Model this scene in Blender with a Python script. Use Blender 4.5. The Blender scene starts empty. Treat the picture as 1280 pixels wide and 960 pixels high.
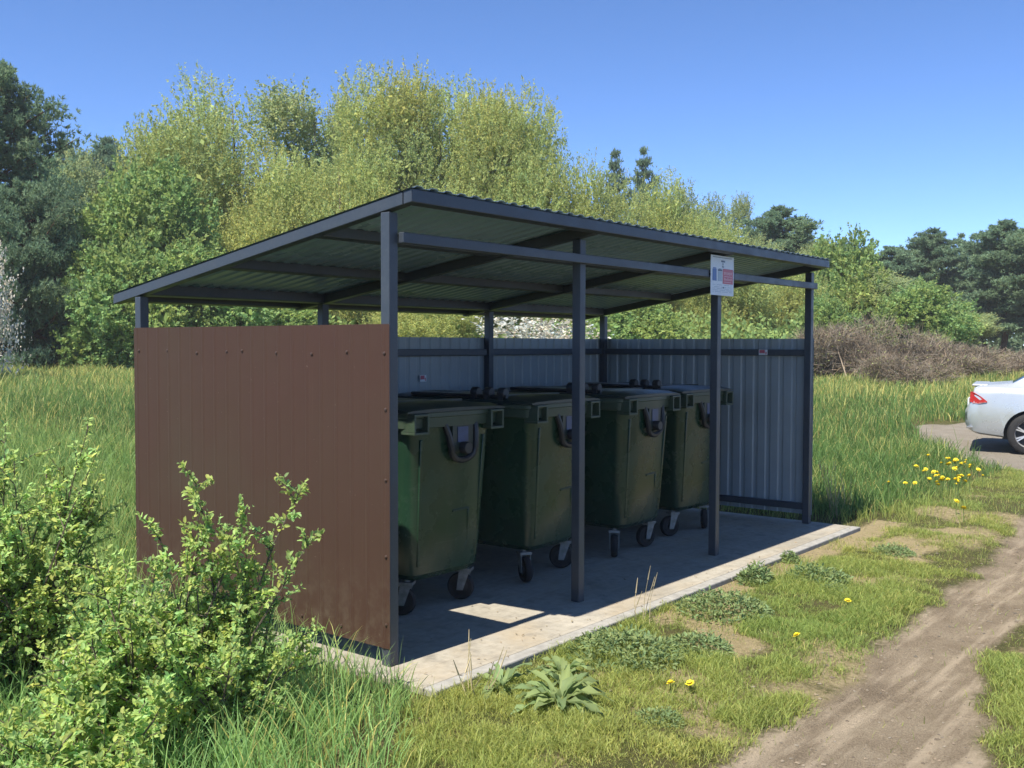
import bpy, math, random
import numpy as np
from mathutils import Vector, Matrix

scene = bpy.context.scene
COL = scene.collection
R = math.radians
rng = np.random.default_rng(11)
random.seed(5)

# ------------------------------------------------------------------ camera
CAM = np.array([-3.545, -3.589, 1.6])
RV = np.array([0.62275, -0.78242, 0.00225])
UV = np.array([0.02869, 0.02571, 0.99926])
FW = np.array([0.78189, 0.62223, -0.03846])
FPX = 1277.7
cam_d = bpy.data.cameras.new('camera')
cam = bpy.data.objects.new('camera', cam_d)
COL.objects.link(cam)
cam.matrix_world = Matrix(((RV[0], UV[0], -FW[0], CAM[0]), (RV[1], UV[1], -FW[1], CAM[1]),
                           (RV[2], UV[2], -FW[2], CAM[2]), (0, 0, 0, 1)))
cam_d.sensor_width = 36.0
cam_d.lens = 36.0 * FPX / 1280.0
cam_d.clip_start = 0.05
cam_d.clip_end = 2000
scene.camera = cam

# ------------------------------------------------------------------ sky and sun
SUN_DIR = Vector((1.0, -0.02, -1.70)).normalized()
SUN_EL = math.asin(-SUN_DIR.z)
world = bpy.data.worlds.new('World')
scene.world = world
world.use_nodes = True
wn = world.node_tree
wn.nodes.clear()
w_out = wn.nodes.new('ShaderNodeOutputWorld')
w_bg = wn.nodes.new('ShaderNodeBackground')
w_sky = wn.nodes.new('ShaderNodeTexSky')
w_sky.sky_type = 'NISHITA'
w_sky.sun_disc = False
w_sky.sun_elevation = SUN_EL
w_sky.sun_rotation = math.atan2(-SUN_DIR.x, -SUN_DIR.y) % (2 * math.pi)
w_sky.air_density = 1.0
w_sky.dust_density = 0.0
w_sky.altitude = 7000
w_sky.ozone_density = 2.0
w_bg.inputs['Strength'].default_value = 0.15
w_hs = wn.nodes.new('ShaderNodeHueSaturation')
w_hs.inputs['Saturation'].default_value = 1.15
w_mx = wn.nodes.new('ShaderNodeMix')
w_mx.data_type = 'RGBA'
w_mx.blend_type = 'MULTIPLY'
w_mx.inputs[0].default_value = 1.0
w_mx.inputs[7].default_value = (1.02, 0.955, 0.98, 1)
wn.links.new(w_sky.outputs[0], w_hs.inputs['Color'])
wn.links.new(w_hs.outputs[0], w_mx.inputs[6])
wn.links.new(w_mx.outputs[2], w_bg.inputs[0])
wn.links.new(w_bg.outputs[0], w_out.inputs[0])
sun_d = bpy.data.lights.new('sun', 'SUN')
sun_d.energy = 4.8
sun_d.angle = R(0.5)
sun_d.color = (1.0, 0.94, 0.83)
sun = bpy.data.objects.new('sun', sun_d)
COL.objects.link(sun)
sun.rotation_euler = SUN_DIR.to_track_quat('-Z', 'Y').to_euler()
vs = scene.view_settings
vs.view_transform = 'Standard'
vs.look = 'None'
vs.gamma = 1.0
vs.exposure = 1.0
vs.use_curve_mapping = False
scene.cycles.max_bounces = 9
scene.cycles.diffuse_bounces = 6
scene.cycles.glossy_bounces = 3
scene.cycles.transmission_bounces = 6
scene.cycles.transparent_max_bounces = 4
scene.cycles.caustics_reflective = False
scene.cycles.caustics_refractive = False
scene.cycles.use_denoising = True


def at(px, py, depth):
    """the place seen at a pixel of the 1280x960 photograph, at a depth in metres"""
    return CAM + depth * (FW + RV * (px - 640) / FPX - UV * (py - 480) / FPX)


# ------------------------------------------------------------------ helpers
class MB:
    def __init__(s):
        s.v, s.f, s.m = [], [], []

    def add(s, vs_, fs, mi=0):
        o = len(s.v)
        s.v += [tuple(v) for v in vs_]
        for f in fs:
            s.f.append(tuple(i + o for i in f))
            s.m.append(mi)

    def box(s, a, b, mi=0):
        x0, y0, z0 = a
        x1, y1, z1 = b
        s.add([(x0, y0, z0), (x1, y0, z0), (x1, y1, z0), (x0, y1, z0), (x0, y0, z1), (x1, y0, z1), (x1, y1, z1), (x0, y1, z1)],
              [(0, 3, 2, 1), (4, 5, 6, 7), (0, 1, 5, 4), (1, 2, 6, 5), (2, 3, 7, 6), (3, 0, 4, 7)], mi)

    def bar(s, p0, p1, w, h, mi=0, up=(0, 0, 1)):
        p0, p1 = Vector(p0), Vector(p1)
        d = (p1 - p0).normalized()
        sd = d.cross(Vector(up)).normalized()
        u = sd.cross(d).normalized()
        vs_ = []
        for p in (p0, p1):
            for a, b in ((-1, -1), (1, -1), (1, 1), (-1, 1)):
                vs_.append(p + sd * a * w / 2 + u * b * h / 2)
        s.add(vs_, [(0, 1, 2, 3), (7, 6, 5, 4), (0, 4, 5, 1), (1, 5, 6, 2), (2, 6, 7, 3), (3, 7, 4, 0)], mi)

    def tube(s, pts, radii, n=8, mi=0, cap=True):
        pts = [Vector(p) for p in pts]
        if not hasattr(radii, '__len__'):
            radii = [radii] * len(pts)
        o = len(s.v)
        ref = Vector((0.13, 0.31, 0.94))
        for i, p in enumerate(pts):
            d = (pts[min(i + 1, len(pts) - 1)] - pts[max(i - 1, 0)]).normalized()
            a = d.cross(ref)
            if a.length < 0.1:
                a = d.cross(Vector((1, 0, 0)))
            a.normalize()
            b = d.cross(a)
            for k in range(n):
                t = 2 * math.pi * k / n
                s.v.append(tuple(p + (a * math.cos(t) + b * math.sin(t)) * radii[i]))
        for i in range(len(pts) - 1):
            for k in range(n):
                s.f.append((o + i * n + k, o + i * n + (k + 1) % n, o + (i + 1) * n + (k + 1) % n, o + (i + 1) * n + k))
                s.m.append(mi)
        if cap:
            s.f.append(tuple(o + k for k in range(n))[::-1])
            s.f.append(tuple(o + (len(pts) - 1) * n + k for k in range(n)))
            s.m += [mi, mi]

    def lathe(s, prof, axis_o, axis, n=24, mi=0):
        """prof: (radius, distance along axis)"""
        ax = Vector(axis).normalized()
        a = ax.cross(Vector((0.2, 0.3, 0.9))).normalized()
        b = ax.cross(a)
        o = len(s.v)
        for r_, h in prof:
            for k in range(n):
                t = 2 * math.pi * k / n
                s.v.append(tuple(Vector(axis_o) + ax * h + (a * math.cos(t) + b * math.sin(t)) * r_))
        for i in range(len(prof) - 1):
            for k in range(n):
                s.f.append((o + i * n + k, o + i * n + (k + 1) % n, o + (i + 1) * n + (k + 1) % n, o + (i + 1) * n + k))
                s.m.append(mi)

    def loft(s, rings, mi=0, cap0=True, cap1=True):
        o = len(s.v)
        n = len(rings[0])
        for r_ in rings:
            s.v += [tuple(v) for v in r_]
        for i in range(len(rings) - 1):
            for k in range(n):
                s.f.append((o + i * n + k, o + i * n + (k + 1) % n, o + (i + 1) * n + (k + 1) % n, o + (i + 1) * n + k))
                s.m.append(mi)
        if cap0:
            s.f.append(tuple(o + k for k in range(n))[::-1]); s.m.append(mi)
        if cap1:
            s.f.append(tuple(o + (len(rings) - 1) * n + k for k in range(n))); s.m.append(mi)

    def build(s, name, mats, parent=None, smooth=None, bevel=0.0):
        me = bpy.data.meshes.new(name)
        me.from_pydata(s.v, [], s.f)
        if not isinstance(mats, (list, tuple)):
            mats = [mats]
        for m in mats:
            me.materials.append(m)
        me.polygons.foreach_set('material_index', s.m)
        if smooth is not None:
            me.polygons.foreach_set('use_smooth', [True] * len(me.polygons))
            me.set_sharp_from_angle(angle=R(smooth))
        me.update()
        o = bpy.data.objects.new(name, me)
        COL.objects.link(o)
        if parent:
            o.parent = parent
        if bevel:
            b = o.modifiers.new('bevel', 'BEVEL')
            b.width = bevel
            b.segments = 2
            b.limit_method = 'ANGLE'
        return o


def np_mesh(name, V, F, mat, tint=None, smooth=False):
    """V (N,3); F list of (M,k) index arrays"""
    me = bpy.data.meshes.new(name)
    V = np.asarray(V, np.float32)
    me.vertices.add(len(V))
    me.vertices.foreach_set('co', V.ravel())
    loops = np.concatenate([f.ravel() for f in F]).astype(np.int32)
    sizes = np.concatenate([np.full(len(f), f.shape[1]) for f in F])
    starts = np.concatenate([[0], np.cumsum(sizes)[:-1]]).astype(np.int32)
    me.loops.add(len(loops))
    me.loops.foreach_set('vertex_index', loops)
    me.polygons.add(len(sizes))
    me.polygons.foreach_set('loop_start', starts)
    me.materials.append(mat)
    if tint is not None:
        at_ = me.attributes.new('tint', 'FLOAT_COLOR', 'POINT')
        c = np.ones((len(V), 4), np.float32)
        c[:, :3] = tint
        at_.data.foreach_set('color', c.ravel())
    if smooth:
        me.polygons.foreach_set('use_smooth', [True] * len(sizes))
    me.update(calc_edges=True)
    me.validate()
    return me


def link(name, me, parent=None, loc=None):
    o = bpy.data.objects.new(name, me)
    COL.objects.link(o)
    if parent:
        o.parent = parent
    if loc is not None:
        o.location = loc
    return o


def tag(o, label=None, cat=None, group=None, kind=None):
    if label: o['label'] = label
    if cat: o['category'] = cat
    if group: o['group'] = group
    if kind: o['kind'] = kind
    return o


def empty(name, loc=(0, 0, 0), rz=0):
    o = bpy.data.objects.new(name, None)
    o.empty_display_size = 0.2
    COL.objects.link(o)
    o.location = loc
    o.rotation_euler = (0, 0, rz)
    return o


def copy_tree(o, parent=None):
    c = o.copy()
    COL.objects.link(c)
    if parent:
        c.parent = parent
    for ch in list(o.children):
        copy_tree(ch, c)
    return c


# value noise in 2-D / 3-D
def _h(ix, iy, iz, seed):
    n = (ix * 374761393 + iy * 668265263 + iz * 2147483647 + seed * 1274126177) & 0xFFFFFFFF
    n = ((n ^ (n >> 13)) * 1274126177) & 0xFFFFFFFF
    return ((n ^ (n >> 16)) & 0xFFFF) / 65535.0


def noise(x, y, z=0.0, seed=0):
    x, y = np.asarray(x, float), np.asarray(y, float)
    z = np.zeros_like(x) + z
    ix, iy, iz = (np.floor(a).astype(np.int64) for a in (x, y, z))
    fx, fy, fz = x - ix, y - iy, z - iz
    fx, fy, fz = (a * a * (3 - 2 * a) for a in (fx, fy, fz))
    r_ = 0
    for dx in (0, 1):
        for dy in (0, 1):
            for dz in (0, 1):
                w = (fx if dx else 1 - fx) * (fy if dy else 1 - fy) * (fz if dz else 1 - fz)
                r_ = r_ + w * _h(ix + dx, iy + dy, iz + dz, seed)
    return r_


def fbm(x, y, s, seed=0, oct=3):
    t, a, tot = 0, 1.0, 0
    for k in range(oct):
        t = t + a * noise(x * s * 2 ** k, y * s * 2 ** k, 0, seed + k)
        tot += a
        a *= 0.5
    return t / tot


# ------------------------------------------------------------------ materials
def new_mat(name):
    m = bpy.data.materials.new(name)
    m.use_nodes = True
    nt = m.node_tree
    nt.nodes.clear()
    out = nt.nodes.new('ShaderNodeOutputMaterial')
    bs = nt.nodes.new('ShaderNodeBsdfPrincipled')
    nt.links.new(bs.outputs[0], out.inputs[0])
    return m, nt, bs, out


def N(nt, t, **kw):
    n = nt.nodes.new(t)
    for k, v in kw.items():
        setattr(n, k, v)
    return n


def noise_node(nt, scale, detail=4, rough=0.55, coord='Object', vec=None, stretch=None):
    tc = N(nt, 'ShaderNodeTexCoord')
    src = tc.outputs[coord]
    if stretch:
        mp = N(nt, 'ShaderNodeMapping')
        mp.inputs['Scale'].default_value = stretch
        nt.links.new(src, mp.inputs[0])
        src = mp.outputs[0]
    n = N(nt, 'ShaderNodeTexNoise')
    n.inputs['Scale'].default_value = scale
    n.inputs['Detail'].default_value = detail
    n.inputs['Roughness'].default_value = rough
    nt.links.new(src, n.inputs['Vector'])
    return n.outputs['Fac']


def ramp(nt, fac, stops):
    r_ = N(nt, 'ShaderNodeValToRGB')
    el = r_.color_ramp.elements
    while len(el) < len(stops):
        el.new(0.5)
    for e, (p, c) in zip(el, stops):
        e.position = p
        e.color = (*c, 1) if len(c) == 3 else c
    nt.links.new(fac, r_.inputs[0])
    return r_.outputs[0]


def mixc(nt, fac, a, b, mode='MIX'):
    m = N(nt, 'ShaderNodeMix', data_type='RGBA', blend_type=mode)
    for i, v in ((0, fac), (6, a), (7, b)):
        if isinstance(v, (int, float)):
            m.inputs[i].default_value = v
        elif isinstance(v, tuple):
            m.inputs[i].default_value = (*v, 1)
        else:
            nt.links.new(v, m.inputs[i])
    return m.outputs[2]


def bump(nt, bs, h, strength=0.3, dist=0.01):
    b = N(nt, 'ShaderNodeBump')
    b.inputs['Strength'].default_value = strength
    b.inputs['Distance'].default_value = dist
    nt.links.new(h, b.inputs['Height'])
    nt.links.new(b.outputs[0], bs.inputs['Normal'])


def mul(c, k):
    return tuple(a * k for a in c)


def painted(name, col, rough=0.45, spec=0.5, var=0.25, scale=6, dirt=None, stretch=None, metallic=0.0):
    m, nt, bs, out = new_mat(name)
    n = noise_node(nt, scale, 5, 0.6, stretch=stretch)
    c = ramp(nt, n, [(0.3, mul(col, 1 - var)), (0.7, mul(col, 1 + var))])
    if dirt:
        n2 = noise_node(nt, scale * 5, 6, 0.7)
        f = ramp(nt, n2, [(0.52, (0, 0, 0)), (0.75, (0.6, 0.6, 0.6))])
        c = mixc(nt, f, c, dirt)
    nt.links.new(c, bs.inputs['Base Color'])
    rr = ramp(nt, n, [(0.3, (rough * 0.8,) * 3), (0.7, (min(1, rough * 1.25),) * 3)])
    nt.links.new(rr, bs.inputs['Roughness'])
    bs.inputs['Specular IOR Level'].default_value = spec
    bs.inputs['Metallic'].default_value = metallic
    return m


def leaf_mat(name, col, trans=0.3, rough=0.55, tcol=None):
    m, nt, bs, out = new_mat(name)
    a = N(nt, 'ShaderNodeAttribute', attribute_name='tint')
    c = mixc(nt, 1.0, a.outputs['Color'], tuple(col), 'MULTIPLY')
    nt.links.new(c, bs.inputs['Base Color'])
    bs.inputs['Roughness'].default_value = rough
    bs.inputs['Specular IOR Level'].default_value = 0.3
    tr = N(nt, 'ShaderNodeBsdfTranslucent')
    c2 = mixc(nt, 1.0, a.outputs['Color'], tuple(tcol or mul(col, 1.25)), 'MULTIPLY')
    nt.links.new(c2, tr.inputs['Color'])
    mx = N(nt, 'ShaderNodeMixShader')
    mx.inputs[0].default_value = trans
    nt.links.new(bs.outputs[0], mx.inputs[1])
    nt.links.new(tr.outputs[0], mx.inputs[2])
    nt.links.new(mx.outputs[0], out.inputs[0])
    return m


M = {}
M['steel'] = painted('graphite_paint', (0.038, 0.048, 0.062), 0.42, 0.5, 0.12, 9, dirt=(0.07, 0.08, 0.09))
M['steel_top'] = painted('graphite_sheet', (0.055, 0.07, 0.075), 0.4, 0.5, 0.15, 2)
M['primer'] = painted('grey_primer', (0.27, 0.305, 0.32), 0.34, 0.5, 0.14, 1.6, stretch=(1, 1, 1))
M['roof_under'] = painted('roof_primer', (0.25, 0.38, 0.52), 0.28, 0.6, 0.12, 1.2)
M['screw'] = painted('brown_screw', (0.06, 0.035, 0.025), 0.4, 0.6, 0.2, 40)


def brown_mat():
    m, nt, bs, out = new_mat('brown_coated_sheet')
    base = (0.055, 0.031, 0.0205)
    n = noise_node(nt, 0.9, 4, 0.55)
    c = ramp(nt, n, [(0.3, (0.056, 0.028, 0.02)), (0.55, base), (0.75, (0.056, 0.037, 0.024))])
    # dried drips: thin vertical streaks
    st = noise_node(nt, 1.0, 3, 0.5, stretch=(60, 60, 1.1))
    f = ramp(nt, st, [(0.66, (0, 0, 0)), (0.8, (0.22, 0.22, 0.22))])
    c = mixc(nt, f, c, (0.12, 0.082, 0.062))
    sp = noise_node(nt, 55, 2, 0.5)
    f2 = ramp(nt, sp, [(0.74, (0, 0, 0)), (0.78, (0.45, 0.45, 0.45))])
    c = mixc(nt, f2, c, (0.2, 0.16, 0.14))
    nt.links.new(c, bs.inputs['Base Color'])
    # mud splashed up from the ground
    tc = N(nt, 'ShaderNodeTexCoord')
    sp3 = N(nt, 'ShaderNodeSeparateXYZ')
    nt.links.new(tc.outputs['Object'], sp3.inputs[0])
    mr = N(nt, 'ShaderNodeMapRange')
    mr.inputs[1].default_value = 0.55; mr.inputs[2].default_value = 0.05
    nt.links.new(sp3.outputs[2], mr.inputs[0])
    mud = noise_node(nt, 14, 5, 0.7)
    mm = N(nt, 'ShaderNodeMath', operation='MULTIPLY')
    nt.links.new(ramp(nt, mud, [(0.45, (0, 0, 0)), (0.7, (0.75, 0.75, 0.75))]), mm.inputs[0]); nt.links.new(mr.outputs[0], mm.inputs[1])
    c = mixc(nt, mm.outputs[0], c, (0.11, 0.085, 0.06))
    nt.links.new(c, bs.inputs['Base Color'])
    bs.inputs['Roughness'].default_value = 0.58
    bs.inputs['Specular IOR Level'].default_value = 0.22
    dent = noise_node(nt, 2.2, 3, 0.5)
    bump(nt, bs, dent, 0.35, 0.02)
    return m


M['brown'] = brown_mat()


def slab_mat():
    m, nt, bs, out = new_mat('concrete_pavers')
    tc = N(nt, 'ShaderNodeTexCoord')
    n1 = noise_node(nt, 1.1, 5, 0.6)
    n2 = noise_node(nt, 18, 5, 0.65)
    c = ramp(nt, n1, [(0.25, (0.235, 0.215, 0.175)), (0.7, (0.36, 0.335, 0.285))])
    c = mixc(nt, 0.45, c, ramp(nt, n2, [(0.3, (0.3, 0.28, 0.25)), (0.6, (0.56, 0.54, 0.5))]), 'OVERLAY')
    br = N(nt, 'ShaderNodeTexBrick')
    br.offset = 0.5
    br.inputs['Scale'].default_value = 1.0
    br.inputs['Brick Width'].default_value = 0.30
    br.inputs['Row Height'].default_value = 0.15
    br.inputs['Mortar Size'].default_value = 0.0035
    br.inputs['Mortar Smooth'].default_value = 0.6
    br.inputs['Color1'].default_value = (1, 1, 1, 1)
    br.inputs['Color2'].default_value = (0.9, 0.9, 0.89, 1)
    br.inputs['Mortar'].default_value = (0.62, 0.58, 0.5, 1)
    nt.links.new(tc.outputs['Object'], br.inputs['Vector'])
    c = mixc(nt, 0.4, c, br.outputs['Color'], 'MULTIPLY')
    sand = noise_node(nt, 1.7, 5, 0.6)
    f = ramp(nt, sand, [(0.5, (0, 0, 0)), (0.72, (0.55, 0.55, 0.55))])
    c = mixc(nt, f, c, (0.33, 0.26, 0.165))
    st = noise_node(nt, 6, 4, 0.6)
    f3 = ramp(nt, st, [(0.54, (0, 0, 0)), (0.7, (0.6, 0.6, 0.6))])
    c = mixc(nt, f3, c, (0.16, 0.145, 0.12))
    nt.links.new(c, bs.inputs['Base Color'])
    bs.inputs['Roughness'].default_value = 0.9
    bump(nt, bs, n2, 0.35, 0.01)
    return m


M['slab'] = slab_mat()
M['kerb'] = painted('concrete_kerb', (0.29, 0.28, 0.255), 0.9, 0.3, 0.2, 14, dirt=(0.19, 0.175, 0.15))


def ground_mat():
    m, nt, bs, out = new_mat('meadow_ground')
    a = N(nt, 'ShaderNodeAttribute', attribute_name='zones')   # r: bare track, g: dry sand, b: gravel road
    sep = N(nt, 'ShaderNodeSeparateColor')
    nt.links.new(a.outputs['Color'], sep.inputs[0])
    fine = noise_node(nt, 30, 8, 0.7)
    mid = noise_node(nt, 3.2, 6, 0.62)
    vfine = noise_node(nt, 140, 4, 0.7)

    def edge(src, lo=0.35, hi=0.65, k=0.5):
        ad = N(nt, 'ShaderNodeMath', operation='MULTIPLY_ADD')
        sb = N(nt, 'ShaderNodeMath', operation='SUBTRACT')
        nt.links.new(fine, sb.inputs[0]); sb.inputs[1].default_value = 0.5
        nt.links.new(sb.outputs[0], ad.inputs[0]); ad.inputs[1].default_value = k
        nt.links.new(src, ad.inputs[2])
        mr = N(nt, 'ShaderNodeMapRange', interpolation_type='SMOOTHSTEP')
        mr.inputs[1].default_value = lo; mr.inputs[2].default_value = hi
        nt.links.new(ad.outputs[0], mr.inputs[0])
        return mr.outputs[0]

    soil = ramp(nt, fine, [(0.3, (0.07, 0.075, 0.03)), (0.55, (0.12, 0.125, 0.05)), (0.75, (0.19, 0.17, 0.085))])
    soil = mixc(nt, 0.5, soil, ramp(nt, mid, [(0.35, (0.09, 0.12, 0.035)), (0.65, (0.21, 0.19, 0.095))]))
    sand = ramp(nt, fine, [(0.3, (0.38, 0.33, 0.19)), (0.6, (0.58, 0.5, 0.32)), (0.8, (0.68, 0.6, 0.41))])
    d1 = ramp(nt, mid, [(0.30, (0.2, 0.16, 0.115)), (0.45, (0.33, 0.275, 0.205)), (0.56, (0.46, 0.395, 0.305)), (0.68, (0.6, 0.53, 0.42))])
    d2 = ramp(nt, vfine, [(0.36, (0.16, 0.125, 0.09)), (0.64, (0.62, 0.54, 0.425))])
    dirt = mixc(nt, 0.5, d1, d2)
    # tyre streaks lengthwise
    st = noise_node(nt, 1.0, 5, 0.62, stretch=(0.9, 7.5, 1))
    dirt = mixc(nt, ramp(nt, st, [(0.48, (0, 0, 0)), (0.62, (0.75, 0.75, 0.75))]), dirt, (0.7, 0.61, 0.49))
    gv = ramp(nt, vfine, [(0.3, (0.2, 0.175, 0.14)), (0.55, (0.33, 0.29, 0.235)), (0.75, (0.44, 0.395, 0.33))])
    gv = mixc(nt, 0.4, gv, ramp(nt, mid, [(0.3, (0.24, 0.2, 0.145)), (0.7, (0.38, 0.345, 0.29))]))
    c = mixc(nt, edge(sep.outputs[1], 0.3, 0.7, 0.6), soil, sand)
    c = mixc(nt, edge(sep.outputs[0]), c, dirt)
    c = mixc(nt, 1.0, c, (0.84, 0.785, 0.70), 'MULTIPLY')
    c = mixc(nt, edge(sep.outputs[2], 0.4, 0.6, 0.3), c, gv)
    nt.links.new(c, bs.inputs['Base Color'])
    bs.inputs['Roughness'].default_value = 0.95
    bs.inputs['Specular IOR Level'].default_value = 0.15
    h = N(nt, 'ShaderNodeMath', operation='ADD')
    nt.links.new(fine, h.inputs[0]); nt.links.new(vfine, h.inputs[1])
    bump(nt, bs, h.outputs[0], 1.0, 0.03)
    return m


M['ground'] = ground_mat()
M['grass'] = leaf_mat('grass_blades', (0.24, 0.30, 0.10), 0.48, 0.55)
M['shrub'] = leaf_mat('shrub_leaves', (0.40, 0.52, 0.17), 0.56, 0.58)
M['willow'] = leaf_mat('willow_leaves', (0.38, 0.425, 0.15), 0.5, 0.7)
M['maple'] = leaf_mat('maple_leaves', (0.26, 0.36, 0.12), 0.5, 0.6)
M['pale'] = leaf_mat('pale_birch_leaves', (0.35, 0.41, 0.19), 0.55, 0.6)
M['pine'] = leaf_mat('pine_needles', (0.165, 0.245, 0.14), 0.4, 0.7)
M['white'] = leaf_mat('white_blossom', (0.55, 0.54, 0.48), 0.3, 0.6)
M['twig'] = leaf_mat('bare_twigs', (0.215, 0.175, 0.13), 0.0, 0.9)
M['bark'] = painted('bark', (0.1, 0.08, 0.06), 0.9, 0.2, 0.4, 12, stretch=(4, 4, 0.6))
M['birchbark'] = painted('pale_bark', (0.32, 0.3, 0.26), 0.85, 0.2, 0.5, 9)
M['pinebark'] = painted('pine_bark', (0.12, 0.075, 0.05), 0.9, 0.2, 0.4, 10, stretch=(3, 3, 0.7))
def bin_mat():
    m, nt, bs, out = new_mat('green_bin_plastic')
    n = noise_node(nt, 3, 5, 0.6)
    oi = N(nt, 'ShaderNodeObjectInfo')
    c = ramp(nt, n, [(0.3, (0.010, 0.034, 0.020)), (0.7, (0.017, 0.050, 0.030))])
    age = ramp(nt, oi.outputs['Random'], [(0.0, (0.8, 0.9, 0.85)), (1.0, (1.25, 1.12, 1.0))])
    c = mixc(nt, 1.0, c, age, 'MULTIPLY')
    runs = noise_node(nt, 1.0, 4, 0.6, stretch=(38, 38, 1.6))
    c = mixc(nt, ramp(nt, runs, [(0.55, (0, 0, 0)), (0.75, (0.4, 0.4, 0.4))]), c, (0.035, 0.048, 0.032))
    scr = noise_node(nt, 1.0, 2, 0.4, stretch=(9, 9, 120))
    c = mixc(nt, ramp(nt, scr, [(0.66, (0, 0, 0)), (0.7, (0.35, 0.35, 0.35))]), c, (0.06, 0.085, 0.06))
    tc = N(nt, 'ShaderNodeTexCoord')
    sp3 = N(nt, 'ShaderNodeSeparateXYZ')
    nt.links.new(tc.outputs['Object'], sp3.inputs[0])
    mr = N(nt, 'ShaderNodeMapRange')
    mr.inputs[1].default_value = 0.55; mr.inputs[2].default_value = 0.2
    nt.links.new(sp3.outputs[2], mr.inputs[0])
    mm = N(nt, 'ShaderNodeMath', operation='MULTIPLY')
    mud = noise_node(nt, 9, 5, 0.7)
    nt.links.new(ramp(nt, mud, [(0.42, (0, 0, 0)), (0.7, (0.4, 0.4, 0.4))]), mm.inputs[0]); nt.links.new(mr.outputs[0], mm.inputs[1])
    c = mixc(nt, mm.outputs[0], c, (0.045, 0.055, 0.042))
    nt.links.new(c, bs.inputs['Base Color'])
    rr = ramp(nt, n, [(0.3, (0.2,) * 3), (0.7, (0.36,) * 3)])
    nt.links.new(rr, bs.inputs['Roughness'])
    return m


M['bin'] = bin_mat()
M['bin_rim'] = painted('green_rim_plastic', (0.034, 0.056, 0.034), 0.42, 0.5, 0.15, 6, dirt=(0.07, 0.075, 0.055))
M['bin_dark'] = painted('dark_lid_plastic', (0.014, 0.025, 0.02), 0.35, 0.5, 0.2, 5)
M['black'] = painted('black_plastic', (0.012, 0.013, 0.015), 0.45, 0.5, 0.2, 8)
M['recess'] = painted('bluish_sticker', (0.04, 0.06, 0.13), 0.4, 0.5, 0.3, 20)
M['rubber'] = painted('tyre_rubber', (0.02, 0.02, 0.021), 0.75, 0.3, 0.3, 20, dirt=(0.06, 0.055, 0.045))
M['zinc'] = painted('galvanised_metal', (0.2, 0.21, 0.21), 0.45, 0.5, 0.4, 20, metallic=0.4)
M['signwhite'] = painted('sign_white', (0.62, 0.66, 0.7), 0.35, 0.5, 0.05, 30)
M['signblue'] = painted('sign_blue', (0.05, 0.13, 0.36), 0.4, 0.5, 0.1, 30)
M['signgrey'] = painted('sign_grey', (0.33, 0.42, 0.5), 0.4, 0.5, 0.1, 30)
M['signdark'] = painted('sign_dark', (0.07, 0.1, 0.15), 0.4, 0.5, 0.1, 30)
M['signred'] = painted('sign_red', (0.48, 0.1, 0.14), 0.4, 0.5, 0.08, 30)
M['signpink'] = painted('sign_pink', (0.7, 0.42, 0.46), 0.4, 0.5, 0.05, 30)
M['yellow'] = painted('dandelion_yellow', (0.75, 0.6, 0.03), 0.6, 0.3, 0.15, 60)
M['stem'] = painted('flower_stem', (0.12, 0.17, 0.05), 0.6, 0.3, 0.2, 30)
M['stone'] = painted('pale_stone', (0.4, 0.36, 0.29), 0.9, 0.2, 0.3, 12)
M['litter'] = leaf_mat('dry_litter', (0.2, 0.145, 0.08), 0.1, 0.9)
M['clod'] = leaf_mat('soil_clods', (0.18, 0.15, 0.11), 0.0, 0.9)
M['weed'] = leaf_mat('weed_leaves', (0.22, 0.29, 0.12), 0.45, 0.6)


# ------------------------------------------------------------------ the shelter's measures
POSTX = [0.0, 1.635, 3.449, 5.232]
REARX = [0.0, 1.48, 3.394, 5.232]
W = 0.06
D = 2.25
HF, HR = 2.258, 1.894
SL = (HF - HR) / D


def roof_under(y):          # underside of the rafters
    return HF - SL * y


# ------------------------------------------------------------------ ground
def poly_sdf(x, y, poly):
    """negative inside"""
    d2 = np.full(x.shape, 1e9)
    inside = np.zeros(x.shape, bool)
    n = len(poly)
    for i in range(n):
        ax, ay = poly[i]
        bx, by = poly[(i + 1) % n]
        ex, ey = bx - ax, by - ay
        t = np.clip(((x - ax) * ex + (y - ay) * ey) / (ex * ex + ey * ey), 0, 1)
        d2 = np.minimum(d2, (x - ax - t * ex) ** 2 + (y - ay - t * ey) ** 2)
        cross = ((ay > y) != (by > y)) & (x < (bx - ax) * (y - ay) / (by - ay + 1e-12) + ax)
        inside ^= cross
    d = np.sqrt(d2)
    return np.where(inside, -d, d)


ROAD = [(10.6, -1.2), (12.0, 0.5), (14.4, 1.75), (16.75, 2.6), (18.5, 1.2), (20.5, -3), (20, -25), (8, -25), (8.6, -5), (9.2, -2.4)]


def smooth(a, b, x):
    t = np.clip((x - a) / (b - a), 0, 1)
    return t * t * (3 - 2 * t)


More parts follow.
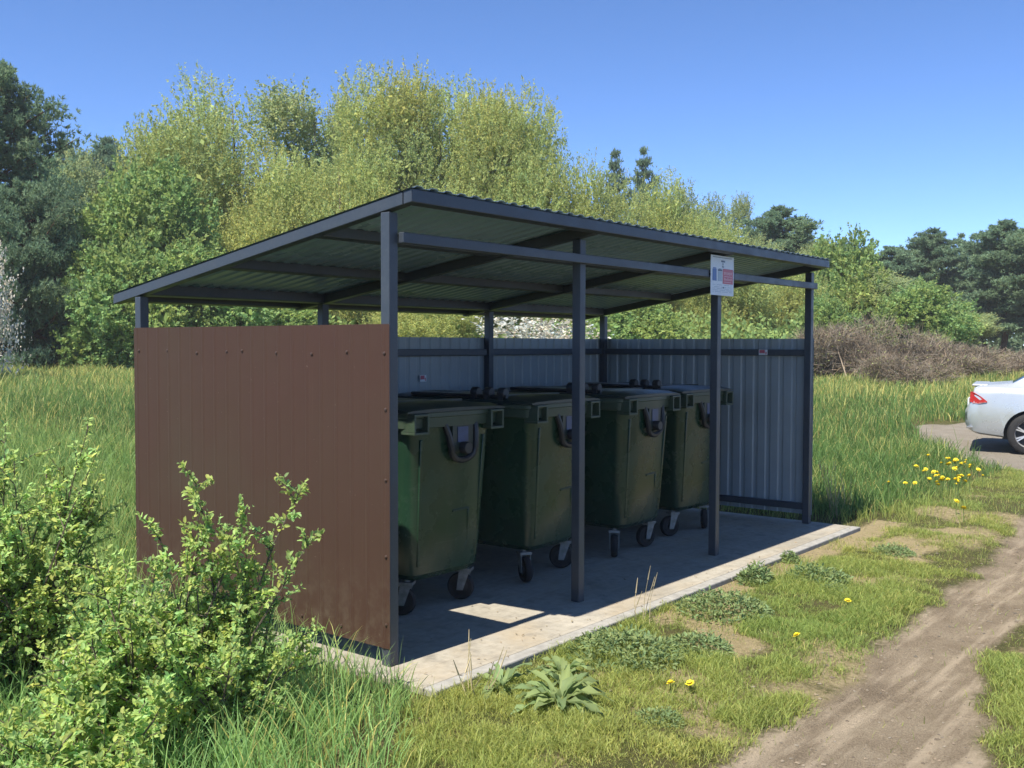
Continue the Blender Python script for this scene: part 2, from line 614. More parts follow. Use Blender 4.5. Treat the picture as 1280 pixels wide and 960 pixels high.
def zones(x, y):
    x = np.asarray(x, float); y = np.asarray(y, float)
    wob = (fbm(x, y, 0.8, 3) - 0.5) * 0.35 + (fbm(x, y, 4.0, 7) - 0.5) * 0.22
    lo = np.interp(x, [-6, 0.2, 1.2, 2.0, 3.3, 7, 10], [-2.9, -2.6, -2.34, -2.16, -2.12, -2.15, -2.25])
    hi = np.interp(x, [-6, 0, 1.1, 2.3, 3.8, 5.5, 7, 10], [-1.85, -1.85, -1.87, -1.82, -1.77, -1.66, -1.55, -1.5])
    d = np.maximum(lo - y, y - hi) + wob * 0.7
    d2 = np.abs(y + 3.75 + 0.1 * np.sin(x)) - 0.36 + wob          # the other wheel track
    tr = 1 - smooth(-0.2, 0.36, np.minimum(d, d2) - .04)
    tr *= 1 - 0.3 * smooth(0.62, 0.75, fbm(x, y, 1.5, 21)) * (y > -2.9)
    dry = smooth(0.34, 0.68, fbm(x, y, 1.9, 33))
    sandarea = smooth(-1.45, -1.1, y) * (1 - smooth(-0.5, -0.38, y)) * smooth(0.0, 2.2, x) * (1 - smooth(5.6, 6.6, x))
    sand = sandarea * np.minimum(1, dry * 1.25)
    sand = np.maximum(sand, smooth(0.32, 0.0, np.abs(y + 0.5)) * 0.9 * smooth(1.2, 2.6, x) * (x < 6.0))
    sand = np.maximum(sand, 0.6 * smooth(0.42, 0.7, fbm(x, y, 1.6, 41)) * (y < -0.4) * (y > -3))
    rd = poly_sdf(x, y, ROAD) + wob
    gr = 1 - smooth(-0.2, 0.25, rd)
    return tr, sand, gr


def terrain(x, y):
    x = np.asarray(x, float); y = np.asarray(y, float)
    d = np.hypot(x - CAM[0], y - CAM[1])
    z = -0.055 + 0.03 * np.clip(d - 18, 0, 37)
    bumpy = (fbm(x, y, 0.5, 51) - 0.5) * 0.10 + (fbm(x, y, 3.0, 57) - 0.5) * 0.035
    near = smooth(0.0, 0.5, np.maximum(np.maximum(-0.2 - x, x - 5.5), np.maximum(-0.5 - y, y - 2.6)))
    tr, sand, gr = zones(x, y)
    bumpy = bumpy * near * (1 - 0.6 * tr) * (1 - 0.7 * gr)
    rut = tr * 0.03
    kerbside = smooth(-1.0, -0.5, y) * (1 - smooth(2.4, 3.0, y)) * smooth(-0.9, -0.1, x) * (1 - smooth(5.4, 6.2, x))
    return z + bumpy - rut + 0.022 * kerbside + 0.02 * near * (1 - tr) * (1 - gr)


def axis(lo, hi, step, ends):
    core = np.arange(lo, hi + step / 2, step)
    a, out = step, []
    v = hi
    while v < ends:
        a *= 1.13
        v += a
        out.append(v)
    b, o2 = step, []
    v = lo
    while v > -ends:
        b *= 1.13
        v -= b
        o2.append(v)
    return np.concatenate([o2[::-1], core, out])


gx = axis(-3.0, 10.0, 0.055, 600)
gy = axis(-4.3, 2.0, 0.055, 600)
GX, GY = np.meshgrid(gx, gy, indexing='ij')
px_, py_ = GX.ravel(), GY.ravel()
tr_, sa_, gr_ = zones(px_, py_)
V = np.stack([px_, py_, terrain(px_, py_)], 1)
nx, ny = len(gx), len(gy)
ii, jj = np.meshgrid(np.arange(nx - 1), np.arange(ny - 1), indexing='ij')
a_ = (ii * ny + jj).ravel()
me = np_mesh('ground', V, [np.stack([a_, a_ + ny, a_ + ny + 1, a_ + 1], 1)], M['ground'], smooth=True)
zz = me.attributes.new('zones', 'FLOAT_COLOR', 'POINT')
zz.data.foreach_set('color', np.stack([tr_, sa_, gr_, np.ones_like(tr_)], 1).astype(np.float32).ravel())
tag(link('ground', me), kind='structure')

# paved slab under the bins, with a kerb along its front
mb = MB()
mb.box((-0.12, -0.335, -0.35), (5.38, 2.42, 0.0))
tag(mb.build('pavement', M['slab'], bevel=0.006), kind='structure')
mb = MB()
x = -0.12
for ln in (1.0, 1.0, 1.0, 1.0, 1.0, 0.5):
    mb.box((x + 0.003, -0.42, -0.35), (x + ln - 0.003, -0.338, 0.002))
    x += ln
tag(mb.build('kerb', M['kerb'], bevel=0.008), kind='structure')


# ------------------------------------------------------------------ shelter
shelter = empty('bin_shelter', (0, 0, 0))
tag(shelter, 'open graphite steel bin shelter with corrugated lean-to roof and brown end wall', 'shelter')


def steel(name, *bars):
    m_ = MB()
    for b in bars:
        m_.box(*b)
    return m_.build(name, M['steel'], shelter, bevel=0.004)


for xx in POSTX:
    steel('post', ((xx, 0, 0), (xx + W, W, HF - SL * W - 0.001)))
for xx in REARX:
    steel('post', ((xx, D - W, 0), (xx + W, D, roof_under(D) - 0.001)))


def sloped(name, x0, x1, y0, y1, h, lift=0.0, mat='steel'):
    m_ = MB()
    vs_ = []
    for yy in (y0, y1):
        z = roof_under(yy) + lift
        vs_ += [(x0, yy, z), (x1, yy, z), (x1, yy, z + h), (x0, yy, z + h)]
    m_.add(vs_, [(0, 1, 2, 3), (7, 6, 5, 4), (0, 4, 5, 1), (1, 5, 6, 2), (2, 6, 7, 3), (3, 7, 4, 0)])
    return m_.build(name, M[mat], shelter, bevel=0.004)


RH = 0.062
for k, xx in enumerate(POSTX):
    x1 = REARX[k]
    m_ = MB()
    vs_ = []
    for yy, xo in ((-0.090, xx), (2.50, x1)):
        z = roof_under(yy)
        vs_ += [(xo, yy, z), (xo + W, yy, z), (xo + W, yy, z + RH), (xo, yy, z + RH)]
    m_.add(vs_, [(0, 1, 2, 3), (7, 6, 5, 4), (0, 4, 5, 1), (1, 5, 6, 2), (2, 6, 7, 3), (3, 7, 4, 0)])
    m_.build('rafter', M['steel'], shelter, bevel=0.004)
# front fascia beam and the purlins between the rafters
sloped('fascia_beam', 0.002, 5.262, -0.150, -0.094, RH + 0.002)
for yy in (0.62, 1.44):
    sloped('purlin', 0.063, 5.23, yy - 0.03, yy + 0.03, 0.058, 0.012)
sloped('purlin', 0.063, 5.23, D - 0.058, D - 0.002, 0.07, 0.003)
sloped('purlin', 0.063, 5.23, 2.44, 2.498, 0.058, 0.012)
# horizontal rails
steel('rail', ((W + 0.002, -0.036, 2.098), (POSTX[3] + 0.055, -0.002, 2.152)))
for z0, z1 in ((1.505, 1.562), (0.12, 0.178)):
    steel('rail', ((0.004, W + 0.002, z0), (0.044, D - W - 0.002, z1)))
    steel('rail', ((5.252, W + 0.002, z0), (5.292, D - W - 0.002, z1)))
    steel('rail', ((W + 0.002, D - 0.042, z0), (REARX[1] - 0.002, D - 0.002, z1)),
          ((REARX[1] + W + 0.002, D - 0.042, z0), (REARX[2] - 0.002, D - 0.002, z1)),
          ((REARX[2] + W + 0.002, D - 0.042, z0), (REARX[3] - 0.002, D - 0.002, z1)))


def trapezoid(length, pitch, hgt, flat, slope, off=0.0):
    """cross-section of a ribbed sheet: (distance, height) pairs"""
    pts = [(0, 0)]
    s = off
    while s < length:
        for d_, h_ in ((s, 0), (s + slope, hgt), (s + pitch - flat - slope, hgt), (s + pitch - flat, 0)):
            if 0.001 < d_ < length - 0.001:
                pts.append((d_, h_))
        s += pitch
    pts.append((length, pts[-1][1]))
    return pts


def sheet(name, prof, place, mats, parent, smooth_=None):
    """prof: cross-section; place(d, h, t): point, t = 0 or 1 the two ends; two skins 1.5 mm apart"""
    m_ = MB()
    n = len(prof)
    for skin, dh in ((0, 0.0), (1, -0.0018)):
        vs_ = [place(d_, h_ + dh, t) for t in (0, 1) for d_, h_ in prof]
        fs = []
        for i in range(n - 1):
            f = (i, i + 1, n + i + 1, n + i)
            fs.append(f if skin == 0 else f[::-1])
        m_.add(vs_, fs, skin)
    for i in range(n - 1):                       # close the cut edges
        for t in (0, 1):
            a0, a1 = t * n + i, t * n + i + 1
            m_.f.append((a0, a1, 2 * n + a1, 2 * n + a0)); m_.m.append(1)
    o = m_.build(name, mats, parent)
    return o


# roof sheet, ribs running down the fall
rp = trapezoid(5.275, 0.105, 0.010, 0.04, 0.014, 0.02)
Y0, Y1 = -0.158, 2.545
roof = sheet('roof_sheet', rp, lambda d_, h_, t: (d_ - 0.005, (Y0, Y1)[t], roof_under((Y0, Y1)[t]) + RH + 0.006 + h_),
             [M['steel_top'], M['roof_under']], shelter)
# walls
prof = trapezoid(2.262, 0.115, 0.003, 0.088, 0.009, 0.03)
side = sheet('side_panel', prof, lambda d_, h_, t: (-0.004 - h_, -0.004 + d_, (0.09, 1.70)[t]), [M['brown'], M['primer']], shelter)
tag(side, 'brown coated ribbed sheet with screws and dried drips')
prof = trapezoid(2.262, 0.125, 0.010, 0.07, 0.012, 0.03)
sheet('side_panel', prof, lambda d_, h_, t: (5.298 + h_, -0.004 + d_, (0.075, 1.66)[t]), [M['brown'], M['primer']], shelter)
prof = trapezoid(5.28, 0.125, 0.010, 0.07, 0.012, 0.03)
sheet('back_panel', prof, lambda d_, h_, t: (0.004 + d_, D + 0.006 + h_, (0.09, 1.66)[t]), [M['brown'], M['primer']], shelter)
# screws with washers on the brown sheet
mb = MB()
mb.lathe([(0.0, 0.005), (0.004, 0.005), (0.005, 0.002), (0.008, 0.0015), (0.0085, 0.0), (0.0085, -0.004)], (0, 0, 0), (-1, 0, 0), 10)
first = mb.build('screw', M['screw'], side, 40)
spots = [(y, 1.555 + 0.008 * math.sin(7 * y)) for y in (2.2, 1.89, 1.59, 1.3, 1.16, 0.86, 0.57, 0.3, 0.03)]
spots += [(y, 0.15) for y in (2.2, 1.89, 1.59, 1.3, 0.95, 0.66, 0.35)] + [(0.022, z) for z in (0.93, 0.21, 0.55, 1.28)]
for k, (y, z) in enumerate(spots):
    o = first if k == 0 else first.copy()
    if k:
        COL.objects.link(o)
    o.location = (-0.0072, y, z)


# ------------------------------------------------------------------ wheeled containers
def bevel_ring(hx, hy, c, z, cy=0.0):
    """a chamfered rectangle, four points per corner"""
    pts = []
    for sx, sy, rev in ((1, -1, 0), (1, 1, 1), (-1, 1, 0), (-1, -1, 1)):
        cxx, cyy = sx * (hx - c), cy + sy * (hy - c)
        base = {(1, -1): -90, (1, 1): 0, (-1, 1): 90, (-1, -1): 180}[(sx, sy)]
        for k in range(4):
            t = R(base + 30 * k)
            pts.append((cxx + c * math.cos(t), cyy + c * math.sin(t), z))
    return pts


LEN = 1.26                                   # front to back


def make_bin():
    root = empty('waste_container')
    cy = LEN / 2
    # body: local x across, y back, front face at y = 0
    mb = MB()
    rings = [bevel_ring(0.20, 0.46, 0.05, 0.205, cy), bevel_ring(0.262, 0.53, 0.06, 0.215, cy), bevel_ring(0.295, 0.56, 0.065, 0.25, cy),
             bevel_ring(0.31, 0.572, 0.07, 0.40, cy), bevel_ring(0.322, 0.58, 0.075, 0.52, cy),
             bevel_ring(0.335, 0.595, 0.075, 0.80, cy), bevel_ring(0.35, 0.61, 0.075, 1.07, cy), bevel_ring(0.36, 0.614, 0.075, 1.12, cy)]
    mb.loft(rings)
    body = mb.build('body', M['bin'], root, 32)
    # raised ribs on the front face: stepped panel bottom right, centre seam
    mb = MB()

    def fy(z):                                # y of the front face at height z
        zz_ = [0.215, 0.26, 0.40, 0.52, 0.80, 1.07, 1.12]
        yy_ = [cy - 0.53, cy - 0.55, cy - 0.565, cy - 0.578, cy - 0.595, cy - 0.61, cy - 0.614]
        return float(np.interp(z, zz_, yy_))

    for a, b in (((0.02, 0.60), (0.16, 0.605)), ((0.16, 0.605), (0.165, 0.40)), ((0.165, 0.40), (0.13, 0.33))):
        mb.bar((a[0], fy(a[1]) - 0.002, a[1]), (b[0], fy(b[1]) - 0.002, b[1]), 0.014, 0.014, up=(0, 1, 0))
    for sx in (-1, 1):
        mb.bar((sx * 0.245, fy(0.3) - 0.002, 0.3), (sx * 0.268, fy(1.05) - 0.002, 1.05), 0.02, 0.02, up=(0, 1, 0))
    mb.build('rib', M['bin'], body, 30, bevel=0.004)
    # rim
    mb = MB()
    o_ = [bevel_ring(0.37, 0.62, 0.07, 1.115, cy), bevel_ring(0.395, 0.64, 0.07, 1.12, cy), bevel_ring(0.398, 0.643, 0.07, 1.175, cy),
          bevel_ring(0.405, 0.65, 0.07, 1.18, cy), bevel_ring(0.405, 0.65, 0.07, 1.205, cy), bevel_ring(0.35, 0.58, 0.07, 1.207, cy)]
    mb.loft(o_)
    mb.build('rim', M['bin_rim'], root, 32)
    # open lifting pockets under the rim, front and back
    for fy0, sg in ((-0.05, 1), (LEN + 0.05, -1)):
        for sx in (-1, 1):
            mb = MB()
            xa, xb = sx * 0.325 - 0.06, sx * 0.325 + 0.06
            y0, y1 = sorted((fy0, fy0 + sg * 0.11))
            mb.box((xa, y0, 1.085), (xb, y1, 1.1))
            mb.box((xa, y0, 1.19), (xb, y1, 1.204))
            mb.box((xa, y0, 1.1), (xa + 0.015, y1, 1.19))
            mb.box((xb - 0.015, y0, 1.1), (xb, y1, 1.19))
            mb.build('lifting_pocket', M['bin_rim'], root, bevel=0.003)
    # U-shaped trunnion guard with its pin
    mb = MB()
    pts = []
    for k in range(13):
        t = math.pi * k / 12
        pts.append((0.06 - 0.105 * math.cos(t), -0.012 + 0.012 * math.sin(t), 0.985 - 0.075 * math.sin(t)))
    path = [(-0.085, 0.004, 1.13), (-0.06, -0.006, 1.06)] + pts + [(0.172, -0.006, 1.06), (0.178, 0.004, 1.13)]
    mb.tube(path, 0.02, 8)
    guard = mb.build('trunnion_guard', M['black'], root, 40)
    mb = MB()
    mb.box((-0.03, -0.008, 0.96), (0.15, 0.02, 1.13))
    mb.build('guard_plate', M['bin_dark'], guard, bevel=0.004)
    mb = MB()
    mb.lathe([(0, -0.055), (0.032, -0.055), (0.036, -0.05), (0.036, 0.01)], (0.06, 0, 0.985), (0, 1, 0), 16)
    mb.build('pin', M['black'], guard, 40)
    mb = MB()
    mb.box((0.01, -0.0125, 1.02), (0.10, -0.0085, 1.11))
    mb.build('sticker', M['recess'], guard)
    # flat lid in two fields with a lengthwise crease
    mb = MB()
    ring = []
    for j, yy in enumerate((-0.03, 0.05, 0.4, 0.8, 1.2, LEN + 0.03)):
        e = 0.0 if j in (0, 5) else 1.0
        r_ = []
        for xx, hz in ((-0.415, 0.022), (-0.37, 0.036), (-0.2, 0.046), (0, 0.05), (0.2, 0.043), (0.37, 0.03), (0.415, 0.014)):
            r_.append((xx, yy, 1.208 + hz * (0.45 + 0.55 * e)))
        r_ += [(0.415, yy, 1.2085), (-0.415, yy, 1.2085)]
        ring.append(r_)
    mb.loft(ring)
    lid = mb.build('lid', M['bin_dark'], root, 30)
    for yy in (0.3, 0.96):
        mb = MB()
        mb.bar((-0.36, yy, 1.256), (0.36, yy, 1.25), 0.03, 0.012)
        mb.build('lid_rib', M['bin_dark'], lid)
    # hinge lugs along the left edge
    for yy in (0.24, 0.36, 0.47):
        mb = MB()
        mb.lathe([(0.0, -0.028), (0.03, -0.028), (0.036, -0.02), (0.036, 0.02), (0.03, 0.028), (0.0, 0.028)], (-0.378, yy, 1.278), (0, 1, 0), 14)
        mb.box((-0.41, yy - 0.02, 1.2), (-0.348, yy + 0.02, 1.275))
        mb.build('hinge_lug', M['black'], root, 40)
    mb = MB()
    mb.tube([(-0.385, 0.2, 1.252), (-0.385, 1.05, 1.252)], 0.013, 8)
    mb.build('hinge_rod', M['black'], root, 40)
    # hand bar at the right edge of the front
    mb = MB()
    mb.tube([(0.39, 0.03, 1.15), (0.43, 0.03, 1.15), (0.43, 0.2, 1.15), (0.39, 0.2, 1.15)], 0.013, 8)
    mb.build('handle', M['black'], root, 40)
    return root


def add_castor(root, x, y, turn):
    mb = MB()
    z = 0.085
    mb.box((-0.042, -0.042, 0.186), (0.042, 0.042, 0.204))
    off = 0.03
    for s in (-1, 1):
        mb.add([(s * 0.032, -0.034, 0.188), (s * 0.032, 0.034, 0.188), (s * 0.032, off + 0.02, z - 0.02), (s * 0.032, off - 0.02, z - 0.02),
                (s * 0.036, -0.034, 0.188), (s * 0.036, 0.034, 0.188), (s * 0.036, off + 0.02, z - 0.02), (s * 0.036, off - 0.02, z - 0.02)],
               [(0, 1, 2, 3), (7, 6, 5, 4), (0, 4, 5, 1), (1, 5, 6, 2), (2, 6, 7, 3), (3, 7, 4, 0)])
    c = mb.build('castor', M['zinc'], root)
    c.location = (x, y, 0)
    c.rotation_euler = (0, 0, turn)
    mb = MB()
    mb.lathe([(0.05, -0.022), (0.076, -0.024), (0.084, -0.014), (0.086, 0.0), (0.084, 0.014), (0.076, 0.024), (0.05, 0.022)], (0, off, 0.087), (1, 0, 0), 28)
    mb.build('tyre', M['rubber'], c, 40)
    mb = MB()
    mb.lathe([(0.0, -0.026), (0.02, -0.026), (0.022, -0.016), (0.051, -0.012), (0.051, 0.012), (0.022, 0.016), (0.02, 0.026), (0, 0.026)], (0, off, 0.087), (1, 0, 0), 20)
    mb.build('hub', M['black'], c, 40)
    mb = MB()
    mb.tube([(0, 0, 0.2), (0, 0, 0.25)], 0.02, 10)
    mb.build('pivot', M['zinc'], c, 40)


BIN0 = make_bin()
bins = [BIN0] + [copy_tree(BIN0) for _ in range(3)]
blabels = ['dark green wheeled container standing next to the brown end wall',
           'dark green wheeled container, second from the brown end wall, half behind the second front post',
           'dark green wheeled container, third from the brown wall, between second and third front posts',
           'dark green wheeled container standing behind the post with the sign']
bpos = [(0.99, 0.45, -0.035), (2.13, 0.47, 0.03), (3.2, 0.43, 0.01), (4.2, 0.49, -0.045)]
turns = [((0.55, 0.5), (0.15, 0.2)), ((2.6, 0.55), (1.2, 0.4)), ((2.1, 1.2), (1.1, 0.4)), ((1.1, 2.2), (0.5, 0.9))]
for b, lab, (x, y, rz), tt in zip(bins, blabels, bpos, turns):
    b.location = (x, y, 0.0)
    b.rotation_euler = (0, 0, rz)
    tag(b, lab, 'waste container', 'wheeled containers under the shelter roof')
    for (cx_, cy_, tn) in ((-0.245, 0.16, tt[0][0]), (0.26, 0.16, tt[0][1]), (-0.25, LEN - 0.17, tt[1][0]), (0.25, LEN - 0.17, tt[1][1])):
        add_castor(b, cx_, cy_, tn)

# ------------------------------------------------------------------ sign on the third post, stickers
sign = empty('information_sign', (3.43, -0.04, 1.97))
tag(sign, 'white notice board with blue and red fields, fixed high on the third front post', 'sign')
SW, SH = 0.37, 0.295
mb = MB(); mb.box((-SW / 2, -0.006, 0), (SW / 2, -0.002, SH)); mb.build('board', M['signwhite'], sign, bevel=0.001)


def sgn(name, mat, rects, y=-0.0075):
    m_ = MB()
    for x0, z0, x1, z1 in rects:
        m_.box(((x0 - 0.5) * SW, y, z0 * SH), ((x1 - 0.5) * SW, -0.0065, z1 * SH))
    return m_.build(name, M[mat], sign)


sgn('blue_bin_picture', 'signblue', [(0.07, 0.36, 0.24, 0.66), (0.09, 0.665, 0.22, 0.69)])
sgn('grey_bin_picture', 'signgrey', [(0.31, 0.36, 0.47, 0.60)])
sgn('grey_bin_lid_picture', 'signdark', [(0.30, 0.61, 0.48, 0.655), (0.34, 0.66, 0.44, 0.675)])
sgn('red_field', 'signred', [(0.51, 0.30, 0.96, 0.68)])
sgn('red_field_writing', 'signpink', [(0.55 + 0.06 * k, 0.53 + 0.01 * (k % 2), 0.585 + 0.06 * k, 0.60) for k in range(6)] +
    [(0.56 + 0.05 * k, 0.39, 0.585 + 0.05 * k, 0.455 - 0.012 * (k % 3)) for k in range(7)] + [(0.56, 0.48, 0.9, 0.492), (0.55, 0.34, 0.86, 0.352)], -0.0085)
sgn('heading_writing', 'signdark', [(0.08 + 0.052 * k, 0.945, 0.118 + 0.052 * k, 0.96) for k in range(16)] + [(0.44, 0.84, 0.6, 0.885), (0.5, 0.76, 0.53, 0.82), (0.48, 0.71, 0.56, 0.74)])
sgn('small_writing', 'signgrey', [(0.08 + 0.06 * k, z, 0.125 + 0.06 * k, z + 0.012) for z in (0.26, 0.205, 0.165, 0.125, 0.085) for k in range(14) if (k * 7 + int(z * 100)) % 5])
sgn('small_emblem', 'signdark', [(0.52, 0.185, 0.56, 0.22)], -0.0083)
mb = MB(); mb.bar((-0.19, -0.001, 0.15), (0.19, -0.001, 0.15), 0.008, 0.02); mb.build('clamp', M['black'], sign)


def sticker(loc, rz, label, w, h):
    s = empty('sticker', loc, rz)
    tag(s, label, 'sticker')
    m_ = MB(); m_.box((-w / 2, -0.0015, -h / 2), (w / 2, 0, h / 2)); m_.build('label_sheet', M['signwhite'], s)
    m_ = MB(); m_.box((-w / 2 + 0.006, -0.0025, -h * 0.15), (w * 0.2, -0.0016, h * 0.42)); m_.box((w * 0.28, -0.0025, -h * 0.4), (w * 0.4, -0.0016, h * 0.1))
    m_.build('red_mark', M['signred'], s)


sticker((2.61, D - 0.0005, 1.32), 0.1, 'small torn red and white sticker on the grey back wall', 0.085, 0.055)
sticker((5.2505, 0.46, 1.535), -math.pi / 2, 'small red and white sticker on the upper rail of the far end wall', 0.085, 0.05)


# ------------------------------------------------------------------ silver saloon on the gravel road
def make_car():
    root = empty('parked_car')
    # stations along x (0 = tail, forward +x): half width, sill z, belt/deck z, roof z, half width of the roof
    st = [(0.00, .70, .40, .62, .62, .60), (0.04, .78, .34, .70, .70, .70), (0.12, .83, .29, .93, .955, .72), (0.20, .845, .27, .965, .99, .72), (0.45, .85, .24, .965, 1.01, .70),
          (0.62, .85, .22, .962, 1.03, .68), (0.80, .85, .20, .96, 1.14, .62), (1.02, .85, .19, .955, 1.29, .58), (1.25, .85, .18, .95, 1.40, .56), (1.55, .85, .18, .94, 1.455, .56),
          (1.90, .85, .18, .93, 1.468, .57), (2.30, .85, .18, .92, 1.455, .57), (2.60, .85, .18, .915, 1.40, .56), (2.90, .85, .18, .91, 1.22, .60), (3.20, .845, .19, .905, 1.02, .66),
          (3.40, .84, .20, .895, .955, .68), (3.80, .83, .22, .84, .87, .66), (4.10, .79, .25, .76, .79, .62), (4.28, .70, .29, .64, .66, .56), (4.37, .56, .36, .55, .56, .45)]
    rings = []
    for x, w, zs, zb, zt, wt in st:
        half = [(0, zs), (w * .80, zs), (w * .93, zs + .03), (w * .985, zs + .14), (w, zs + (zb - zs) * .5), (w * .985, zb - .10 * (zb - zs) / .7), (w * .955, zb - .015), (w * .93, zb),
                (wt + (w * .93 - wt) * .42, zb + (zt - zb) * .5), (wt, zb + (zt - zb) * .9), (wt * .9, zt - .004), (0, zt + .012)]
        rings.append([(x, -y, z) for y, z in half] + [(x, y, z) for y, z in half[-2:0:-1]])
    n = len(rings[0])
    V_ = np.array(rings).reshape(-1, 3)
    body, glass, rear, front = MB(), MB(), MB(), MB()
    for b_ in (body, glass, rear, front):
        b_.v = [tuple(v) for v in V_]
    for i in range(len(rings) - 1):
        for k in range(n):
            f = (i * n + k, i * n + (k + 1) % n, (i + 1) * n + (k + 1) % n, (i + 1) * n + k)
            kk = k if k <= 10 else 21 - k            # mirrored strip index
            tgt = body
            x0 = st[i][0]
            if kk in (7, 8) and 0.79 <= x0 < 2.9 and not (1.54 < x0 < 1.6) and not (x0 < 1.0 and kk == 8):
                tgt = glass
            if kk in (9, 10) and 0.61 <= x0 < 1.24:
                tgt = rear
            if kk in (9, 10) and 2.59 <= x0 < 3.2:
                tgt = front
            tgt.f.append(f); tgt.m.append(0)
    body.f.append(tuple(range(n))[::-1]); body.m.append(0)
    body.f.append(tuple((len(rings) - 1) * n + k for k in range(n))); body.m.append(0)
    bo = body.build('body', M['silver'], root, 40)
    cut = MB()
    for xw in (0.86, 3.42):
        cut.lathe([(0.0, -1.1), (0.345, -1.1), (0.345, 1.1), (0.0, 1.1)], (xw, 0, 0.30), (0, 1, 0), 36)
    co = cut.build('cutter', M['black'])
    bm_ = bo.modifiers.new('arch', 'BOOLEAN'); bm_.object = co; bm_.operation = 'DIFFERENCE'; bm_.solver = 'EXACT'
    sd = bo.modifiers.new('bev', 'EDGE_SPLIT')
    bpy.context.view_layer.update()
    dg = bpy.context.evaluated_depsgraph_get()
    bo.modifiers.remove(sd)
    dg.update()
    nm = bpy.data.meshes.new_from_object(bo.evaluated_get(dg))
    bo.modifiers.clear()
    bo.data = nm
    bpy.data.objects.remove(co)
    glass.build('side_window', M['glass'], root, 30)
    rear.build('rear_window', M['glass'], root, 30)
    front.build('windscreen', M['glass'], root, 30)
    # wheel wells and wheels
    mb = MB(); mb.box((0.5, -0.62, 0.2), (3.8, 0.62, 0.62)); mb.build('underbody', M['black'], root)
    for xw in (0.86, 3.42):
        for s in (-1, 1):
            mb = MB()
            mb.lathe([(0.20, -.09), (0.27, -.095), (0.295, -.075), (0.30, -.03), (0.30, .03), (0.295, .075), (0.27, .095), (0.20, .09)], (0, 0, 0), (0, 1, 0), 40)
            wh = mb.build('wheel', M['rubber'], root, 45)
            wh.location = (xw, s * 0.745, 0.30)
            mb = MB()
            mb.lathe([(0.205, -.085), (0.198, -.088), (0.188, -.06), (0.185, .0), (0.185, .05)], (0, 0, 0), (0, -s, 0), 40)
            mb.lathe([(0.0, .06), (0.045, .062), (0.05, .04), (0.0, .03)], (0, 0, 0), (0, s, 0), 20)
            for k in range(7):
                t = 2 * math.pi * k / 7
                for dt in (-.10, .10):
                    mb.bar((0.04 * math.cos(t), s * .055, 0.04 * math.sin(t)), (0.192 * math.cos(t + dt), s * .07, 0.192 * math.sin(t + dt)), 0.02, 0.018, up=(0, 1, 0))
            mb.build('rim', M['alloy'], wh, 40)
            mb = MB(); mb.lathe([(0, 0), (0.185, 0)], (0, s * 0.03, 0), (0, s, 0), 30); mb.build('brake_disc', M['black'], wh)
    for s in (-1, 1):       # tail lamps wrapped round the corner
        mb = MB()
        out = [(0.062, .745), (0.07, .895), (0.12, .885), (0.21, .83), (0.295, .76), (0.29, .742), (0.18, .725)]
        a = []
        for x, z in out:
            w = float(np.interp(x, [q[0] for q in st], [q[1] for q in st]))
            a.append((x, s * (w + .004), z))
        b = [(x + .02, s * 0.60, z) for x, _, z in a]
        mb.loft([a, b] if s > 0 else [b, a])
        tl = mb.build('tail_lamp', M['lamp_red'], root, 20)
        mb = MB()
        a = [(x, s * (float(np.interp(x, [q[0] for q in st], [q[1] for q in st])) + .008), z) for x, z in ((0.10, .738), (0.24, .745), (0.285, .755), (0.28, .744), (0.19, .728), (0.1, .727))]
        b = [(x, s * .7, z) for x, _, z in a]
        mb.loft([a, b] if s > 0 else [b, a])
        mb.build('reversing_lens', M['lens_pale'], tl)
    mb = MB()               # boot lid lip and its shut line, lower bumper strip
    mb.box((0.085, -0.66, 0.972), (0.30, 0.66, 1.005)); mb.build('boot_lip', M['silver'], root, bevel=0.012)
    mb = MB()
    mb.loft([[(0.02, y * .985, .36), (0.02, y, .375), (0.1, y, .375), (0.1, y * .985, .36)] for y in (-.8, -.4, .4, .8)])
    mb.build('bumper_strip', M['alloy'], root)
    mb = MB(); mb.box((0.012, -0.26, 0.66), (0.03, 0.26, 0.77)); mb.build('number_plate', M['signwhite'], root)
    for s in (-1, 1):
        for xd in (1.42, 2.35):
            mb = MB(); mb.box((xd, s * .852 - .012, .80), (xd + .2, s * .852 + .012, .83)); mb.build('door_handle', M['silver'], root, bevel=.006)
        mb = MB(); mb.loft([bevel_ring(.07, .09, .04, .93, 0), bevel_ring(.08, .11, .04, 1.0, 0), bevel_ring(.06, .09, .04, 1.06, 0)])
        o = mb.build('wing_mirror', M['silver'], root, 40); o.location = (2.78, s * .93, 0)
        mb = MB(); mb.box((4.0, s * .66 - .1, .58), (4.24, s * .66 + .07, .70)); mb.build('headlamp', M['glass'], root, bevel=.03)
    return root


M['silver'] = painted('silver_car_paint', (0.5, 0.53, 0.54), 0.28, 0.6, 0.04, 3, metallic=0.45)
M['alloy'] = painted('alloy_rim', (0.6, 0.6, 0.6), 0.3, 0.5, 0.05, 9, metallic=0.6)
M['glass'] = painted('tinted_glass', (0.03, 0.045, 0.07), 0.08, 0.8, 0.05, 2)
M['lamp_red'] = painted('red_lamp_lens', (0.42, 0.025, 0.03), 0.15, 0.7, 0.1, 6)
M['lens_pale'] = painted('pale_red_lens', (0.42, 0.2, 0.18), 0.2, 0.6, 0.1, 6)
car = make_car()
tag(car, 'silver saloon car with alloy wheels parked on the gravel road', 'car')
